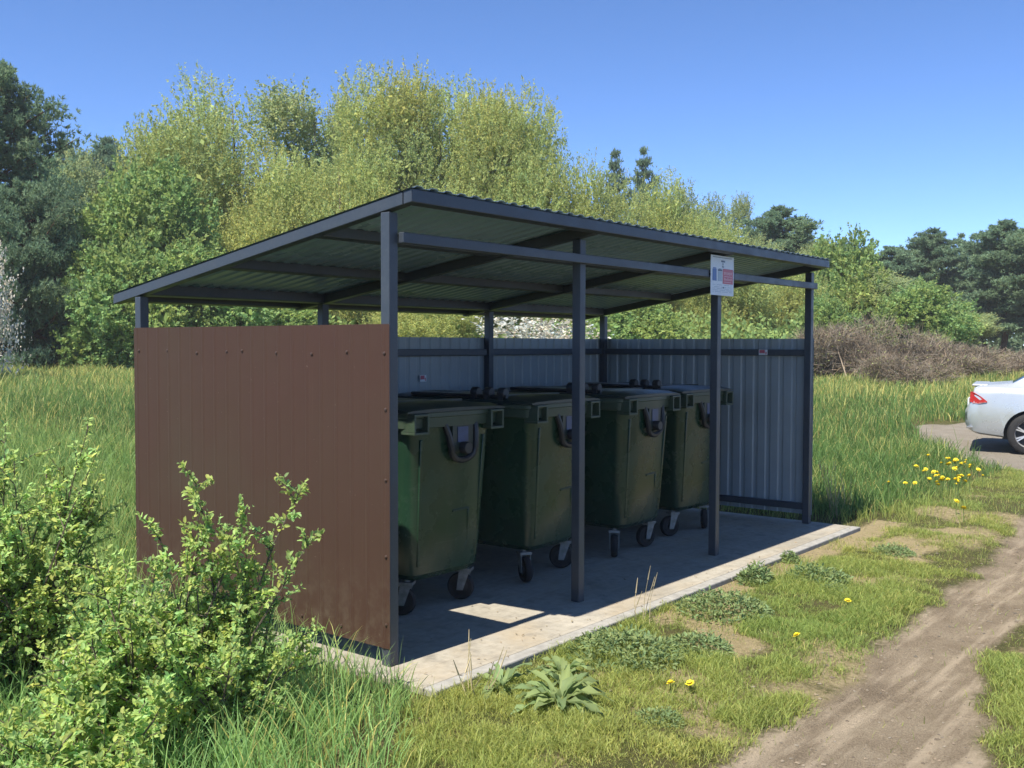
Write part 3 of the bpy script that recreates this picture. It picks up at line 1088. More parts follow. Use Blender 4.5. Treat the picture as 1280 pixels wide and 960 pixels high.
# its heading is along -y, seen square from the side; the rear right wheel stands at the frame's edge
RW = Vector((13.5, -0.1, 0))
hd = math.atan2(-RV[1] * 0 - 0.978, 0.208)
ca, sa = math.cos(hd), math.sin(hd)
car.rotation_euler = (0, 0, hd)
car.scale = (1.06, 1.06, 1.06)
lx, ly = 0.86 * 1.06, -0.745 * 1.06
car.location = (RW.x - (ca * lx - sa * ly), RW.y - (sa * lx + ca * ly), float(terrain(RW.x, RW.y)) - 0.005)


# ------------------------------------------------------------------ leaves, blades and shoots
def unit(a):
    return a / np.maximum(np.linalg.norm(a, axis=-1, keepdims=True), 1e-9)


def leaves(P, Dr, Nm, L, Wd, tint, fold=0.22):
    """oval leaf of six corners, folded along its midrib"""
    n = len(P)
    S = unit(np.cross(Dr, Nm))
    Nn = np.cross(S, Dr)
    L = L[:, None]; Wd = Wd[:, None]
    a = P + Dr * L * .28
    b = P + Dr * L * .70
    V_ = np.stack([P, a + S * Wd * .46 + Nn * Wd * fold, b + S * Wd * .40 + Nn * Wd * fold * .8, P + Dr * L - Nn * L * .08,
                   b - S * Wd * .40 + Nn * Wd * fold * .8, a - S * Wd * .46 + Nn * Wd * fold], 1).reshape(-1, 3)
    i = np.arange(n)[:, None] * 6
    F = np.concatenate([i + np.array([[0, 1, 2, 3]]), i + np.array([[0, 3, 4, 5]])])
    return V_, F, np.repeat(tint, 6, 0)


def quads(P, Dr, Nm, L, Wd, tint):
    S = unit(np.cross(Dr, Nm))
    L = L[:, None]; Wd = Wd[:, None]
    mid = P + Dr * L * 0.5
    V_ = np.stack([P, mid + S * Wd * .5, P + Dr * L, mid - S * Wd * .5], 1).reshape(-1, 3)
    F = np.arange(len(P))[:, None] * 4 + np.array([[0, 1, 2, 3]])
    return V_, F, np.repeat(tint, 4, 0)


def rand_dir(g, n, zbias=0.0):
    v = g.normal(size=(n, 3))
    v[:, 2] += zbias
    return unit(v)


def tint_var(g, n, amt=0.25, warm=0.1):
    b = 1 + g.uniform(-amt, amt, n)
    w = g.uniform(-warm, warm, n)
    return np.stack([b * (1 + w), b, b * (1 - w)], 1)


def ribbons(P, Dr, L, Wd, tint, bend=0.0, side=None, g=rng):
    """thin tapered two-part ribbons used for twigs"""
    n = len(P)
    S = unit(np.cross(Dr, rand_dir(g, n)))
    bd = rand_dir(g, n) * (L * bend)[:, None] if np.ndim(bend) == 0 and bend else 0
    mid = P + Dr * (L * .5)[:, None] + (bd * .4 if bend else 0)
    tip = P + Dr * L[:, None] + (bd if bend else 0)
    Wd = Wd[:, None]
    V_ = np.stack([P - S * Wd / 2, P + S * Wd / 2, mid + S * Wd * .35, mid - S * Wd * .35, tip], 1).reshape(-1, 3)
    i = np.arange(n)[:, None] * 5
    return V_, i + np.array([[0, 1, 2, 3]]), i + np.array([[3, 2, 4]]), np.repeat(tint, 5, 0)


# ------------------------------------------------------------------ trees: crown and trunk meshes in unit of metres
def lobes_of(g, H, Wd, n, base=0.12, top_pow=0.8, rmin=.16, rmax=.26):
    """lobes filling an egg-shaped crown: centres and radii"""
    C, Rr = [], []
    for k in range(n):
        t = g.uniform(0, 1)
        prof = math.sqrt(max(0.04, 1 - ((t - .42) / .64) ** 2))
        a = g.uniform(0, 2 * math.pi)
        rad = Wd * .5 * prof * math.sqrt(g.uniform(0.1, 1)) * .75
        r_ = Wd * g.uniform(rmin, rmax) * (0.55 + 0.5 * prof)
        z = H * (base + (1 - base) * t) - r_ * .9 * t
        C.append((rad * math.cos(a), rad * math.sin(a), max(z, r_ * .6)))
        Rr.append((r_, r_, r_ * g.uniform(.9, 1.5)))
    return np.array(C), np.array(Rr)


def trunk_mesh(g, name, H, mat, r0, crown_c, nl=9, lean=0.02):
    mb = MB()
    pts, rad = [], []
    for k in range(7):
        t = k / 6
        pts.append((math.sin(t * 3) * lean * H, math.cos(t * 2.3) * lean * H - lean * H, -0.3 + t * (H * .9 + .3)))
        rad.append(r0 * (1 - t) ** .8 + .012)
    mb.tube(pts, rad, 7)
    for k in range(nl):
        c = crown_c[int(g.integers(len(crown_c)))]
        t = min(.85, max(.12, (c[2] / H) * g.uniform(.45, .7)))
        j = t * 6
        a = Vector(pts[int(j)]).lerp(Vector(pts[min(6, int(j) + 1)]), j - int(j))
        c = Vector(c)
        m_ = a.lerp(c, .5) + Vector((0, 0, -.05 * H * g.uniform(0, 1)))
        rr = r0 * (1 - t) * .55
        mb.tube([a, m_, c], [rr + .012, rr * .6 + .01, .012], 5)
    me_ = bpy.data.meshes.new(name)
    me_.from_pydata(mb.v, [], mb.f)
    me_.materials.append(mat)
    me_.polygons.foreach_set('use_smooth', [True] * len(me_.polygons))
    me_.update()
    return me_


def crown_points(g, C, Rr, n, shell=.5):
    vol = Rr[:, 0] ** 2
    k = g.choice(len(C), n, p=vol / vol.sum())
    dr = rand_dir(g, n)
    rr = g.uniform(shell ** 3, 1, n) ** (1 / 3)
    P = C[k] + dr * Rr[k] * rr[:, None]
    return P, dr, k


def willow(seed, H, Wd, mat, nshoot=1700, per=13, L=(.15, .07), up=1.0, shoot=1.0, nl=16, bark='bark', lobe=(.16, .26), tv=.22):
    g = np.random.default_rng(seed)
    C, Rr = lobes_of(g, H, Wd, nl, base=.02, rmin=lobe[0], rmax=lobe[1])
    P, dr, k = crown_points(g, C, Rr, nshoot, .45)
    dr = unit(dr * .45 + np.array([0, 0, up]) + g.normal(size=P.shape) * .28)
    ln = g.uniform(.5, 1.2, nshoot) * shoot
    lt = tint_var(g, len(C), .12, .08)
    t = g.uniform(0.02, 1, (nshoot, per))
    Q = P[:, None] + dr[:, None] * (t * ln[:, None])[..., None] + g.normal(size=(nshoot, per, 3)) * .07 * (1.1 - t)[..., None]
    Ld = unit(dr[:, None] * .8 + g.normal(size=Q.shape) * .6).reshape(-1, 3)
    n = nshoot * per
    tn = tint_var(g, n, tv, .12) * np.repeat(lt[k], per, 0) * np.repeat(tint_var(g, nshoot, .15, .08), per, 0)
    Lf = L[0] * g.uniform(.6, 1.3, n)
    V_, F, T = quads(Q.reshape(-1, 3), Ld, rand_dir(g, n), Lf, Lf * (L[1] / L[0]), tn)
    # broader leaf clumps deep in the crown close it against the sky
    m_ = nshoot // 2
    P2, d2, k2 = crown_points(g, C, Rr * .72, m_, .1)
    V2, F2, T2 = quads(P2, rand_dir(g, m_, .5), rand_dir(g, m_), g.uniform(.25, .5, m_) * L[0] / .13, g.uniform(.14, .26, m_) * L[0] / .13, tint_var(g, m_, .25, .1) * lt[k2])
    cm = np_mesh('crown', np.concatenate([V_, V2]), [F, F2 + len(V_)], M[mat], np.concatenate([T, T2]))
    return cm, trunk_mesh(g, 'trunk', H, M[bark], .016 * H + .02, C)


def pine(seed, H, Wd, ntuft=2600, per=11, nd=(.24, .045), low=.25, round_=.6, layers=16, tintk=1.0):
    """whorled limbs carrying needle tufts"""
    g = np.random.default_rng(seed)
    mb = MB()
    pts = [(.02 * H * math.sin(k), .015 * H * math.cos(1.7 * k) - .015 * H, -.3 + (H * .98 + .3) * k / 8) for k in range(9)]
    r0 = .014 * H + .03
    mb.tube(pts, [r0 * (1 - k / 8) ** .8 + .015 for k in range(9)], 7)
    T_, TD, TK = [], [], []
    for q in range(layers):
        t = low + (1 - low) * (q + .3) / layers
        z = H * t
        u = (t - low) / (1 - low)
        reach = Wd * .5 * (math.sin(math.pi * min(1, (.18 + .82 * u) ** (.75 + round_ * .5))) ** .6 + .10) * (1 - .6 * float(smooth(.72, 1.0, u)))
        nb = int(g.integers(4, 7))
        a0 = g.uniform(0, 6.28)
        j = (z + .3) / (H * .98 + .3) * 8
        base = Vector(pts[min(8, int(j))]).lerp(Vector(pts[min(8, int(j) + 1)]), j - int(j))
        for b in range(nb):
            a = a0 + 6.28 * b / nb + g.uniform(-.35, .35)
            ln = reach * g.uniform(.55, 1.15)
            rise = g.uniform(-.05, .35) + .35 * u
            tip = base + Vector((math.cos(a) * ln, math.sin(a) * ln, ln * rise))
            m_ = base.lerp(tip, .5) + Vector((0, 0, -.06 * ln))
            mb.tube([base, m_, tip], [.02 * ln + .012, .014 * ln + .008, .008], 5)
            nt_ = max(4, int(ntuft * ln / (layers * 5 * Wd * .40)))
            s = g.uniform(.25, 1.05, nt_)
            p0 = np.array(base)[None] * (1 - s[:, None]) + np.array(tip)[None] * s[:, None]
            spread = .085 * ln + .10
            p0 = p0 + g.normal(size=(nt_, 3)) * spread * np.array([1, 1, .45])
            T_.append(p0)
            TD.append(unit(np.array([math.cos(a) * .5, math.sin(a) * .5, .75])[None] + g.normal(size=(nt_, 3)) * .35))
            TK.append(np.repeat(tint_var(g, 1, .16, .05), nt_, 0))
    P, Dd, K = np.concatenate(T_), np.concatenate(TD), np.concatenate(TK)
    n = len(P)
    Q = np.repeat(P, per, 0)
    nd_ = unit(np.repeat(Dd, per, 0) * .9 + g.normal(size=Q.shape) * .75)
    Lf = nd[0] * g.uniform(.6, 1.25, n * per)
    tn = tint_var(g, n * per, .22, .06) * np.repeat(K, per, 0) * np.repeat(tint_var(g, n, .15, .05), per, 0) * tintk
    V_, F, T = quads(Q, nd_, rand_dir(g, n * per), Lf, np.full(n * per, nd[1]), tn)
    me_ = bpy.data.meshes.new('trunk')
    me_.from_pydata(mb.v, [], mb.f)
    me_.materials.append(M['pinebark'])
    me_.polygons.foreach_set('use_smooth', [True] * len(me_.polygons))
    return np_mesh('crown', V_, [F], M['pine'], T), me_


def plant_tree(name, kind, px, ytop, width_px, depth, label, cat, group=None, zrot=0.0, ref=None):
    """kind: (crown mesh, trunk mesh, H, W). Stands on the ground at the pixel column px and a depth"""
    crown, trunk, H, Wd = kind
    p = at(px, 431, depth)
    z = float(terrain(p[0], p[1]))
    top = 1.6 + (431 - ytop) * depth / FPX
    h = (top - z) / H
    w = width_px * depth / FPX / Wd
    root = empty(name, (p[0], p[1], z - .05), zrot)
    root.scale = (w, w, h)
    link('crown', crown, root)
    link('trunk', trunk, root)
    return tag(root, label, cat, group)


KW1 = (*willow(1, 14, 9.5, 'willow', 6800, 26, L=(.13, .058), nl=36, lobe=(.17, .25)), 14, 9.5)
KW2 = (*willow(2, 14, 9.0, 'willow', 6800, 26, L=(.13, .058), nl=36, lobe=(.18, .26)), 14, 9.0)
KW3 = (*willow(3, 9, 6.5, 'willow', 4200, 24, L=(.12, .055), nl=24, lobe=(.18, .27)), 9, 6.5)
KP1 = (*willow(4, 13, 4.6, 'pale', 2400, 20, L=(.12, .07), up=.7, nl=14, bark='birchbark', lobe=(.2, .3)), 13, 4.6)
KP2 = (*willow(5, 10, 5, 'pale', 2800, 20, L=(.12, .07), up=.8, nl=14), 10, 5)
KM1 = (*willow(6, 8.5, 8.0, 'maple', 5200, 20, L=(.17, .12), up=.35, shoot=.75, nl=44, lobe=(.13, .22)), 8.5, 8.0)
KM2 = (*willow(7, 5.5, 6.0, 'maple', 3400, 18, L=(.16, .11), up=.35, shoot=.6, nl=34, lobe=(.14, .23)), 5.5, 6.0)
KN1 = (*pine(8, 13, 7.5, 12500, 13, nd=(.24, .05), low=.04, round_=.2, layers=24), 13, 7.5)
KN2 = (*pine(9, 12, 5.0, 8000, 12, nd=(.28, .065), low=.16, round_=.35, layers=16), 12, 5.0)
KN3 = (*pine(10, 12, 4.2, 2600, 12, nd=(.32, .07), low=.12, round_=.1, layers=15), 12, 4.2)
KN4 = (*pine(12, 8, 8.0, 10500, 13, nd=(.23, .05), low=.02, round_=.6, layers=13), 8, 8.0)
KB = (*willow(14, 4, 3.4, 'white', 420, 14, L=(.10, .08), nl=10), 4, 3.4)
gW, gP, gN, gM = 'olive willows behind the shelter', 'pale leafed trees at the wood edge', 'pine trees of the wood', 'fresh green broadleaf trees'
trees = [
    # left
    ('pine_tree', KN1, -4, 80, 185, 39, 'tallest dark pine at the left end of the wood', 'tree', gN, .3),
    ('pine_tree', KN4, 36, 232, 165, 36.5, 'wide low dark pine in front of the tallest left pine', 'tree', gN, 1.2),
    ('pine_tree', KN2, 140, 172, 80, 62, 'small distant pine left of the olive willows, behind the green maple', 'tree', gN, 2.2),
    ('pine_tree', KN2, 84, 176, 60, 66, 'small distant pine just right of the tallest left pine', 'tree', gN, 4.2),
    ('birch_tree', KP2, 105, 190, 110, 58, 'pale green birch between the left pine and the willows', 'tree', gP, .5),
    ('maple_tree', KM1, 190, 214, 215, 40.5, 'large fresh green maple behind the left roof corner', 'tree', gM, .2),
    ('maple_tree', KM2, 150, 312, 165, 36.5, 'lower bright green maple beside the brown wall', 'tree', gM, 1.9),
    ('maple_tree', KM2, 255, 316, 190, 39, 'fresh green maple behind the left part of the roof', 'tree', gM, 3.1),
    # willows
    ('willow_tree', KW1, 285, 100, 245, 48, 'tall olive willow on the left, above the roof slope', 'tree', gW, 0),
    ('willow_tree', KW3, 212, 158, 140, 46, 'shorter olive willow at the left foot of the tall one', 'tree', gW, 1.0),
    ('birch_tree', KP1, 384, 116, 150, 50, 'slender silvery birch between the two great willows', 'tree', gP, 0),
    ('willow_tree', KW3, 350, 200, 170, 45, 'low olive willow in front of the silvery birch', 'tree', gW, 2.2),
    ('willow_tree', KW2, 482, 104, 200, 48, 'left crown of the great olive willow group over the roof', 'tree', gW, 1.5),
    ('willow_tree', KW1, 560, 101, 230, 50, 'tallest middle willow of the great group over the roof', 'tree', gW, 3.6),
    ('willow_tree', KW2, 638, 124, 190, 47, 'right rounded willow of the great group over the roof', 'tree', gW, 4.4),
    ('willow_tree', KW3, 432, 185, 165, 44.5, 'low yellowish willow behind the roof corner', 'tree', gW, 4.0),
    ('willow_tree', KW3, 560, 230, 170, 43, 'low yellowish willow behind the middle of the roof', 'tree', gW, 5.0),
    ('willow_tree', KW3, 688, 180, 130, 46, 'willow where the great group slopes down to the right', 'tree', gW, 5.5),
    ('willow_tree', KW3, 748, 206, 125, 47, 'olive willow in front of the two small spruces', 'tree', gW, .7),
    ('willow_tree', KW3, 815, 222, 115, 48, 'thin olive willow just right of the two small spruces', 'tree', gW, 2.7),
    ('willow_tree', KW3, 860, 262, 90, 47, 'lowest olive willow at the right end of the row', 'tree', gW, 3.7),
    ('spruce_tree', KN3, 765, 187, 50, 66, 'left one of two small dark spruce tops above the willows', 'tree', 'spruce tops above the willows', 0),
    ('spruce_tree', KN3, 805, 183, 46, 68, 'right one of two small dark spruce tops above the willows', 'tree', 'spruce tops above the willows', 2),
    # right
    ('birch_tree', KP2, 882, 250, 72, 60, 'pale green birch above the sign', 'tree', gP, 1.1),
    ('birch_tree', KP1, 914, 244, 52, 62, 'slender pale birch right of the sign', 'tree', gP, 2.1),
    ('pine_tree', KN2, 972, 255, 100, 60, 'broad pine above the right end of the roof', 'tree', gN, 1.0),
    ('birch_tree', KP2, 940, 295, 80, 55, 'low pale birch below the broad pine', 'tree', gP, 3.0),
    ('pine_tree', KN2, 1055, 297, 68, 63, 'small olive pine just right of the roof corner', 'tree', gN, 2.5),
    ('pine_tree', KN2, 1112, 306, 74, 68, 'left pine of the right-hand dark pair', 'tree', gN, 3.3),
    ('pine_tree', KN2, 1160, 284, 82, 70, 'taller pine of the right-hand dark pair', 'tree', gN, 4.6),
    ('pine_tree', KN3, 1197, 290, 40, 72, 'slim pine by the gap of sky', 'tree', gN, 5.0),
    ('pine_tree', KN2, 1252, 272, 98, 64, 'large pine with bare lower trunks above the car', 'tree', gN, .4),
    ('pine_tree', KN2, 1292, 274, 90, 62, 'pine cut by the right edge above the car', 'tree', gN, 5.6),
    ('pine_tree', KN3, 1216, 335, 44, 70, 'low slim pine left of the large pine over the car', 'tree', gN, 1.6),
    ('pine_tree', KN2, 1352, 280, 120, 64, 'pine beyond the right edge', 'tree', gN, 2.9),
    ('maple_tree', KM2, 1052, 300, 130, 52, 'fresh green tree right of the shelter end post', 'tree', gM, .9),
    ('birch_tree', KP2, 1105, 335, 120, 51, 'fresh green birch in front of the left dark pine', 'tree', gP, 5.1),
    ('maple_tree', KM2, 1158, 356, 125, 47, 'rounded green bush tree in front of the dark pines', 'tree', gM, 2.6),
    ('willow_tree', KW3, 985, 330, 110, 49, 'olive willow behind the far roof corner', 'tree', gW, 1.4),
    ('maple_tree', KM2, 900, 330, 130, 50, 'green tree seen under the roof behind the sign post', 'tree', gM, 4.4),
    ('maple_tree', KM2, 330, 375, 160, 41, 'green bush tree showing in the gap above the brown wall', 'tree', gM, 5.2),
    ('willow_tree', KW3, 540, 360, 150, 40, 'yellowish willow bush showing above the back wall', 'tree', gW, .3),
    ('blossom_tree', KB, 672, 385, 150, 38, 'white flowering shrub showing between roof and back wall', 'shrub', 'white flowering shrubs', 0),
    ('blossom_tree', KB, -22, 300, 86, 30, 'white flowering shrub at the left edge before the pines', 'shrub', 'white flowering shrubs', 2),
    ('maple_tree', KM2, 790, 372, 140, 42, 'green bush tree showing above the back wall right part', 'tree', gM, 1.3),
    ('willow_tree', KW3, 905, 275, 120, 46, 'low olive willow above the far half of the roof, left of the broad pine', 'tree', gW, 4.9),
    ('birch_tree', KP2, 1010, 302, 90, 57, 'pale birch between the broad pine and the small olive pine', 'tree', gP, 2.4),
    ('birch_tree', KP2, 850, 235, 80, 58, 'pale birch behind the lowest olive willow', 'tree', gP, .2),
    ('birch_tree', KP1, 428, 128, 80, 51, 'pale birch in the notch between the two great willow crowns', 'tree', gP, 1.0),
    ('pine_tree', KN3, 1138, 303, 60, 74, 'pointed pine between the two of the right-hand pair', 'tree', gN, .8),
    ('pine_tree', KN3, 1082, 308, 70, 71, 'pointed pine behind the fresh green birch', 'tree', gN, 3.8),
    ('pine_tree', KN3, 1234, 294, 62, 72, 'pointed pine against the left flank of the large pine over the car', 'tree', gN, 2.6),
    ('pine_tree', KN2, 1180, 335, 80, 75, 'low distant pine filling behind the slim pine', 'tree', gN, 1.8),
    ('birch_tree', KP2, 1205, 385, 80, 50, 'green birch bush beside the rounded green tree', 'tree', gP, 4.1),
    ('maple_tree', KM2, 1030, 372, 90, 45, 'green bush tree close behind the shelter end post', 'tree', gM, 3.3),
    ('willow_tree', KW1, -120, 110, 230, 50, 'olive willow beyond the left edge', 'tree', gW, 2.0),
]
for a in trees:
    plant_tree(*a)


# ------------------------------------------------------------------ bare brown bushes along the right of the meadow
def bare_bush(seed, H=2.6, Wd=4.2, n=2600, leafy=500):
    g = np.random.default_rng(seed)
    C, Rr = lobes_of(g, H, Wd, 14, base=.0, rmin=.16, rmax=.25)
    Rr[:, 2] *= .6
    P, dr, k = crown_points(g, C, Rr, n, .2)
    P[:, 2] = np.abs(P[:, 2])
    d = unit(dr * .5 + np.array([0, 0, .6]) + g.normal(size=P.shape) * .6)
    V1, Fa, Fb, T1 = ribbons(P, d, g.uniform(.25, .7, n), g.uniform(.008, .02, n), tint_var(g, n, .4, .12), g=g)
    st = np.zeros((60, 3)); st[:, :2] = g.normal(size=(60, 2)) * Wd * .16
    tip = C[g.integers(0, len(C), 60)]
    ln = np.linalg.norm(tip - st, axis=1)
    V2, Fc, Fd, T2 = ribbons(st, unit(tip - st), ln, np.full(60, .05), tint_var(g, 60, .3, .1), g=g)
    stems = np_mesh('twigs', np.concatenate([V1, V2]), [np.concatenate([Fa, Fc + len(V1)]), np.concatenate([Fb, Fd + len(V1)])], M['twig'], np.concatenate([T1, T2]))
    P2, dr2, _ = crown_points(g, C, Rr, leafy, .3)
    P2[:, 2] = np.abs(P2[:, 2])
    V_, F, T = quads(P2, rand_dir(g, leafy), rand_dir(g, leafy), g.uniform(.05, .1, leafy), g.uniform(.03, .06, leafy), tint_var(g, leafy, .3, .15))
    return stems, np_mesh('leaves', V_, [F], M['willow'], T), H, Wd


BB1, BB2 = bare_bush(21, n=11000), bare_bush(22, n=11000, leafy=1600)
bush = [(1035, 418, 120, 33, 'leftmost of the bare brown bushes, beside the shelter end post', BB2, 0), (1090, 409, 130, 33.5, 'tallest of the bare brown bushes on the meadow edge', BB1, 1),
        (1150, 424, 120, 34, 'bare brown bush in front of the rounded green tree', BB1, 2.3), (1205, 436, 120, 33, 'bare brown bush behind the car boot', BB2, 3.2),
        (1258, 440, 120, 35, 'bare brown bush behind the car roof', BB1, 4.4), (1120, 448, 120, 29.5, 'low bare bush in the front of the brown row', BB2, 5.0),
        (1330, 436, 130, 36, 'bare brown bush beyond the right edge', BB1, .6)]
for px, yt, w, dp, lab, (stm, lf, H, Wd), rz in bush:
    p = at(px, 431, dp)
    z = float(terrain(p[0], p[1]))
    root = empty('bare_bush', (p[0], p[1], z - .05), rz)
    sxy = w * dp / FPX / Wd
    root.scale = (sxy * 1.15, sxy * 1.15, 1.25 * (1.6 + (431 - yt) * dp / FPX - z) / H)
    link('stems', stm, root)
    link('foliage', lf, root)
    tag(root, lab, 'bush', 'bare brown bushes on the meadow edge')

# low scrub that fills the foot of the wood, and the far wood behind it
g = np.random.default_rng(77)
n = 60000
pxs = g.uniform(-260, 1000, n)
dep = g.uniform(40, 56, n)
xy = CAM[None] + dep[:, None] * (FW[None] + RV[None] * ((pxs - 640) / FPX)[:, None])
hgt = (.6 + 2.2 * fbm(xy[:, 0], xy[:, 1], .35, 5)) * g.uniform(0, 1, n) ** .8
P = np.stack([xy[:, 0], xy[:, 1], terrain(xy[:, 0], xy[:, 1]) + hgt], 1)
V_, F, T = quads(P, rand_dir(g, n, .4), rand_dir(g, n), g.uniform(.14, .3, n), g.uniform(.08, .16, n), tint_var(g, n, .3, .12))
tag(link('undergrowth', np_mesh('undergrowth', V_, [F], M['maple'], T)), kind='stuff')
n = 90000
pxs = g.uniform(-500, 1800, n)
dep = g.uniform(78, 100, n)
xy = CAM[None] + dep[:, None] * (FW[None] + RV[None] * ((pxs - 640) / FPX)[:, None])
gap = np.interp(pxs, [-500, 0, 850, 1000, 1180, 1200, 1212, 1235, 1800], [13, 13, 11, 8, 7.5, 5.0, 5.0, 8, 9])
hgt = gap * (.55 + .55 * fbm(xy[:, 0], xy[:, 1], .16, 9)) * g.uniform(0, 1, n)
P = np.stack([xy[:, 0], xy[:, 1], terrain(xy[:, 0], xy[:, 1]) + hgt], 1)
V_, F, T = quads(P, rand_dir(g, n, .4), rand_dir(g, n), g.uniform(.4, .8, n), g.uniform(.2, .4, n), tint_var(g, n, .3, .1))
tag(link('forest', np_mesh('forest', V_, [F], M['pine'], T)), kind='stuff')


# ------------------------------------------------------------------ the spring air
mb = MB()
mb.box((-640, -640, -2.0), (640, 640, 26.0))
m_, nt_, bs_, out_ = new_mat('spring_haze')
nt_.nodes.remove(bs_)
pv = nt_.nodes.new('ShaderNodeVolumePrincipled')
pv.inputs['Color'].default_value = (0.93, 0.95, 1.0, 1)
pv.inputs['Density'].default_value = 0.0006
nt_.links.new(pv.outputs[0], out_.inputs['Volume'])
tag(mb.build('haze', m_), kind='stuff')


# ------------------------------------------------------------------ grass
def blades(P, h, w, az, lean, tint, g):
    n = len(P)
    la = g.uniform(0, 2 * np.pi, n)
    ld = np.stack([np.cos(la), np.sin(la), np.zeros(n)], 1)
    sd = np.stack([np.cos(az), np.sin(az), np.zeros(n)], 1)
    rows = []
    for t, k in ((0, 1.0), (.45, .85), (.8, .5)):
        c = P + np.array([0, 0, 1]) * (h * t * (1 - .35 * lean * t))[:, None] + ld * (h * lean * t * t)[:, None]
        rows += [c - sd * (w * k / 2)[:, None], c + sd * (w * k / 2)[:, None]]
    rows.append(P + np.array([0, 0, 1]) * (h * (1 - .45 * lean))[:, None] + ld * (h * lean)[:, None])
    V_ = np.stack(rows, 1).reshape(-1, 3)
    i = np.arange(n)[:, None] * 7
    Fq = np.concatenate([i + np.array([[0, 1, 3, 2]]), i + np.array([[2, 3, 5, 4]])])
    Ft = i + np.array([[4, 5, 6]])
    tt = np.repeat(tint, 7, 0)
    return V_, Fq, Ft, tt


def on_slab(x, y, m_=0.0):
    return (x > -.13 - m_) & (x < 5.39 + m_) & (y > -.43 - m_) & (y < 2.43 + m_)


def grass_height(x, y):
    d = np.hypot(x - CAM[0], y - CAM[1])
    n1 = fbm(x, y, .7, 61)
    n2 = fbm(x, y, 2.2, 67)
    sx = .62 * x - .78 * y
    left = smooth(.55, -.2, sx)                      # tall meadow left of the shelter
    back = smooth(2.4, 3.2, y)
    right = smooth(5.3, 6.2, x) * smooth(-.75, .1, y + .25 * (n1 - .5))
    tall = np.maximum(np.maximum(left, back), right)
    h = .035 + .05 * n2 + tall * (.13 + .27 * n1)
    mid = smooth(5.2, 6.5, x) * smooth(-1.35, -.8, y) * (1 - right)
    h += mid * .09
    h = np.where((x < 1.2) & (y < -.42) & (y > -1.4), np.maximum(h, smooth(1.0, .4, sx) * (.05 + .12 * n1)), h)
    h = np.where(y < -1.9, .03 + .045 * n2, h)
    h = h * (1 - .55 * smooth(7.2, 8.2, x) * smooth(1.1, .1, y) * (1 - smooth(11, 12, x)))
    return h, tall


def sector(n, d0, d1, p0=-230, p1=1510, g=rng, pw=1.0):
    u = g.uniform(0, 1, n)
    dep_ = (d0 ** (2 * pw) + u * (d1 ** (2 * pw) - d0 ** (2 * pw))) ** (1 / (2 * pw))
    pxx = g.uniform(p0, p1, n)
    q = CAM[None] + dep_[:, None] * (FW[None] + RV[None] * ((pxx - 640) / FPX)[:, None])
    return q[:, 0], q[:, 1], dep_


def grass_tints(x, y, tall, g, n):
    green = np.stack([np.full(n, .80), np.full(n, 1.0), np.full(n, .80)], 1)
    yel = np.array([1.30, 1.18, .95])
    straw = np.array([2.9, 2.2, 2.2])
    deep = np.array([.55, .88, .75])
    f = fbm(x, y, .9, 71)[:, None]
    c = green * (1 - f) + yel * f
    c = c * np.where(tall[:, None] > .5, 1.0, np.array([1.22, 1.12, 1.1]))
    c = np.where((tall[:, None] > .5), c * .5 + deep * .5 + .10, c)
    rt = (smooth(4.5, 6.5, x) * (tall > .5) * (1 - .6 * smooth(22, 30, np.hypot(x - CAM[0], y - CAM[1]))))[:, None]
    c = c * (1 - rt * (1 - np.array([.66, .74, .72])))
    lf = (smooth(.5, -1.0, x) * (tall > .5))[:, None]
    c = c * (1 + lf * (np.array([1.28, 1.36, 1.6]) - 1))
    s = g.uniform(0, 1, n)
    d = np.hypot(x - CAM[0], y - CAM[1])
    thr = .05 + .08 * smooth(.5, .65, fbm(x, y, 1.1, 81)) + .32 * smooth(24, 29, d) * smooth(8, 14, x) + .10 * smooth(12, 20, d)
    c = np.where((s < thr)[:, None], straw * .75, c)
    return c * tint_var(g, n, .22, .08)


def grow(name, n, d0, d1, hk, wd, g, pw=1.0, dens=lambda x, y, h, t: 1.0, lean=(.15, .7), p=(-230, 1510)):
    x, y, dep_ = sector(n, d0, d1, p[0], p[1], g=g, pw=pw)
    h, tall = grass_height(x, y)
    tr, sa_, gr = zones(x, y)
    clump = fbm(x, y, 5.0, 91)
    keep = (1 - smooth(.15, .6, tr)) * (1 - smooth(.1, .5, gr)) * (1 - .88 * smooth(.3, .75, sa_))
    keep = keep * np.clip(.25 + 1.5 * smooth(.3, .62, clump), 0, 1) * dens(x, y, h, tall)
    keep = np.maximum(keep, .02 * (tr > .3))
    m_ = (g.uniform(0, 1, n) < keep) & ~on_slab(x, y)
    x, y, h, tall, dep_ = x[m_], y[m_], h[m_], tall[m_], dep_[m_]
    n = len(x)
    P = np.stack([x, y, terrain(x, y) - .015], 1)
    hh = h * hk * g.uniform(.45, 1.25, n)
    long_ = g.uniform(0, 1, n) < .02
    hh = np.where(long_, hh * 1.6, hh)
    w = wd * (.6 + .9 * g.uniform(0, 1, n)) * (0.6 + .5 * np.minimum(1, h / .25)) * np.maximum(1, dep_ / 7.5) ** .8
    T = grass_tints(x, y, tall, g, n)
    V_, Fq, Ft, T = blades(P, hh, w, g.uniform(0, 6.28, n), g.uniform(lean[0], lean[1], n), T, g)
    tag(link(name, np_mesh(name, V_, [Fq, Ft], M['grass'], T)), kind='stuff')


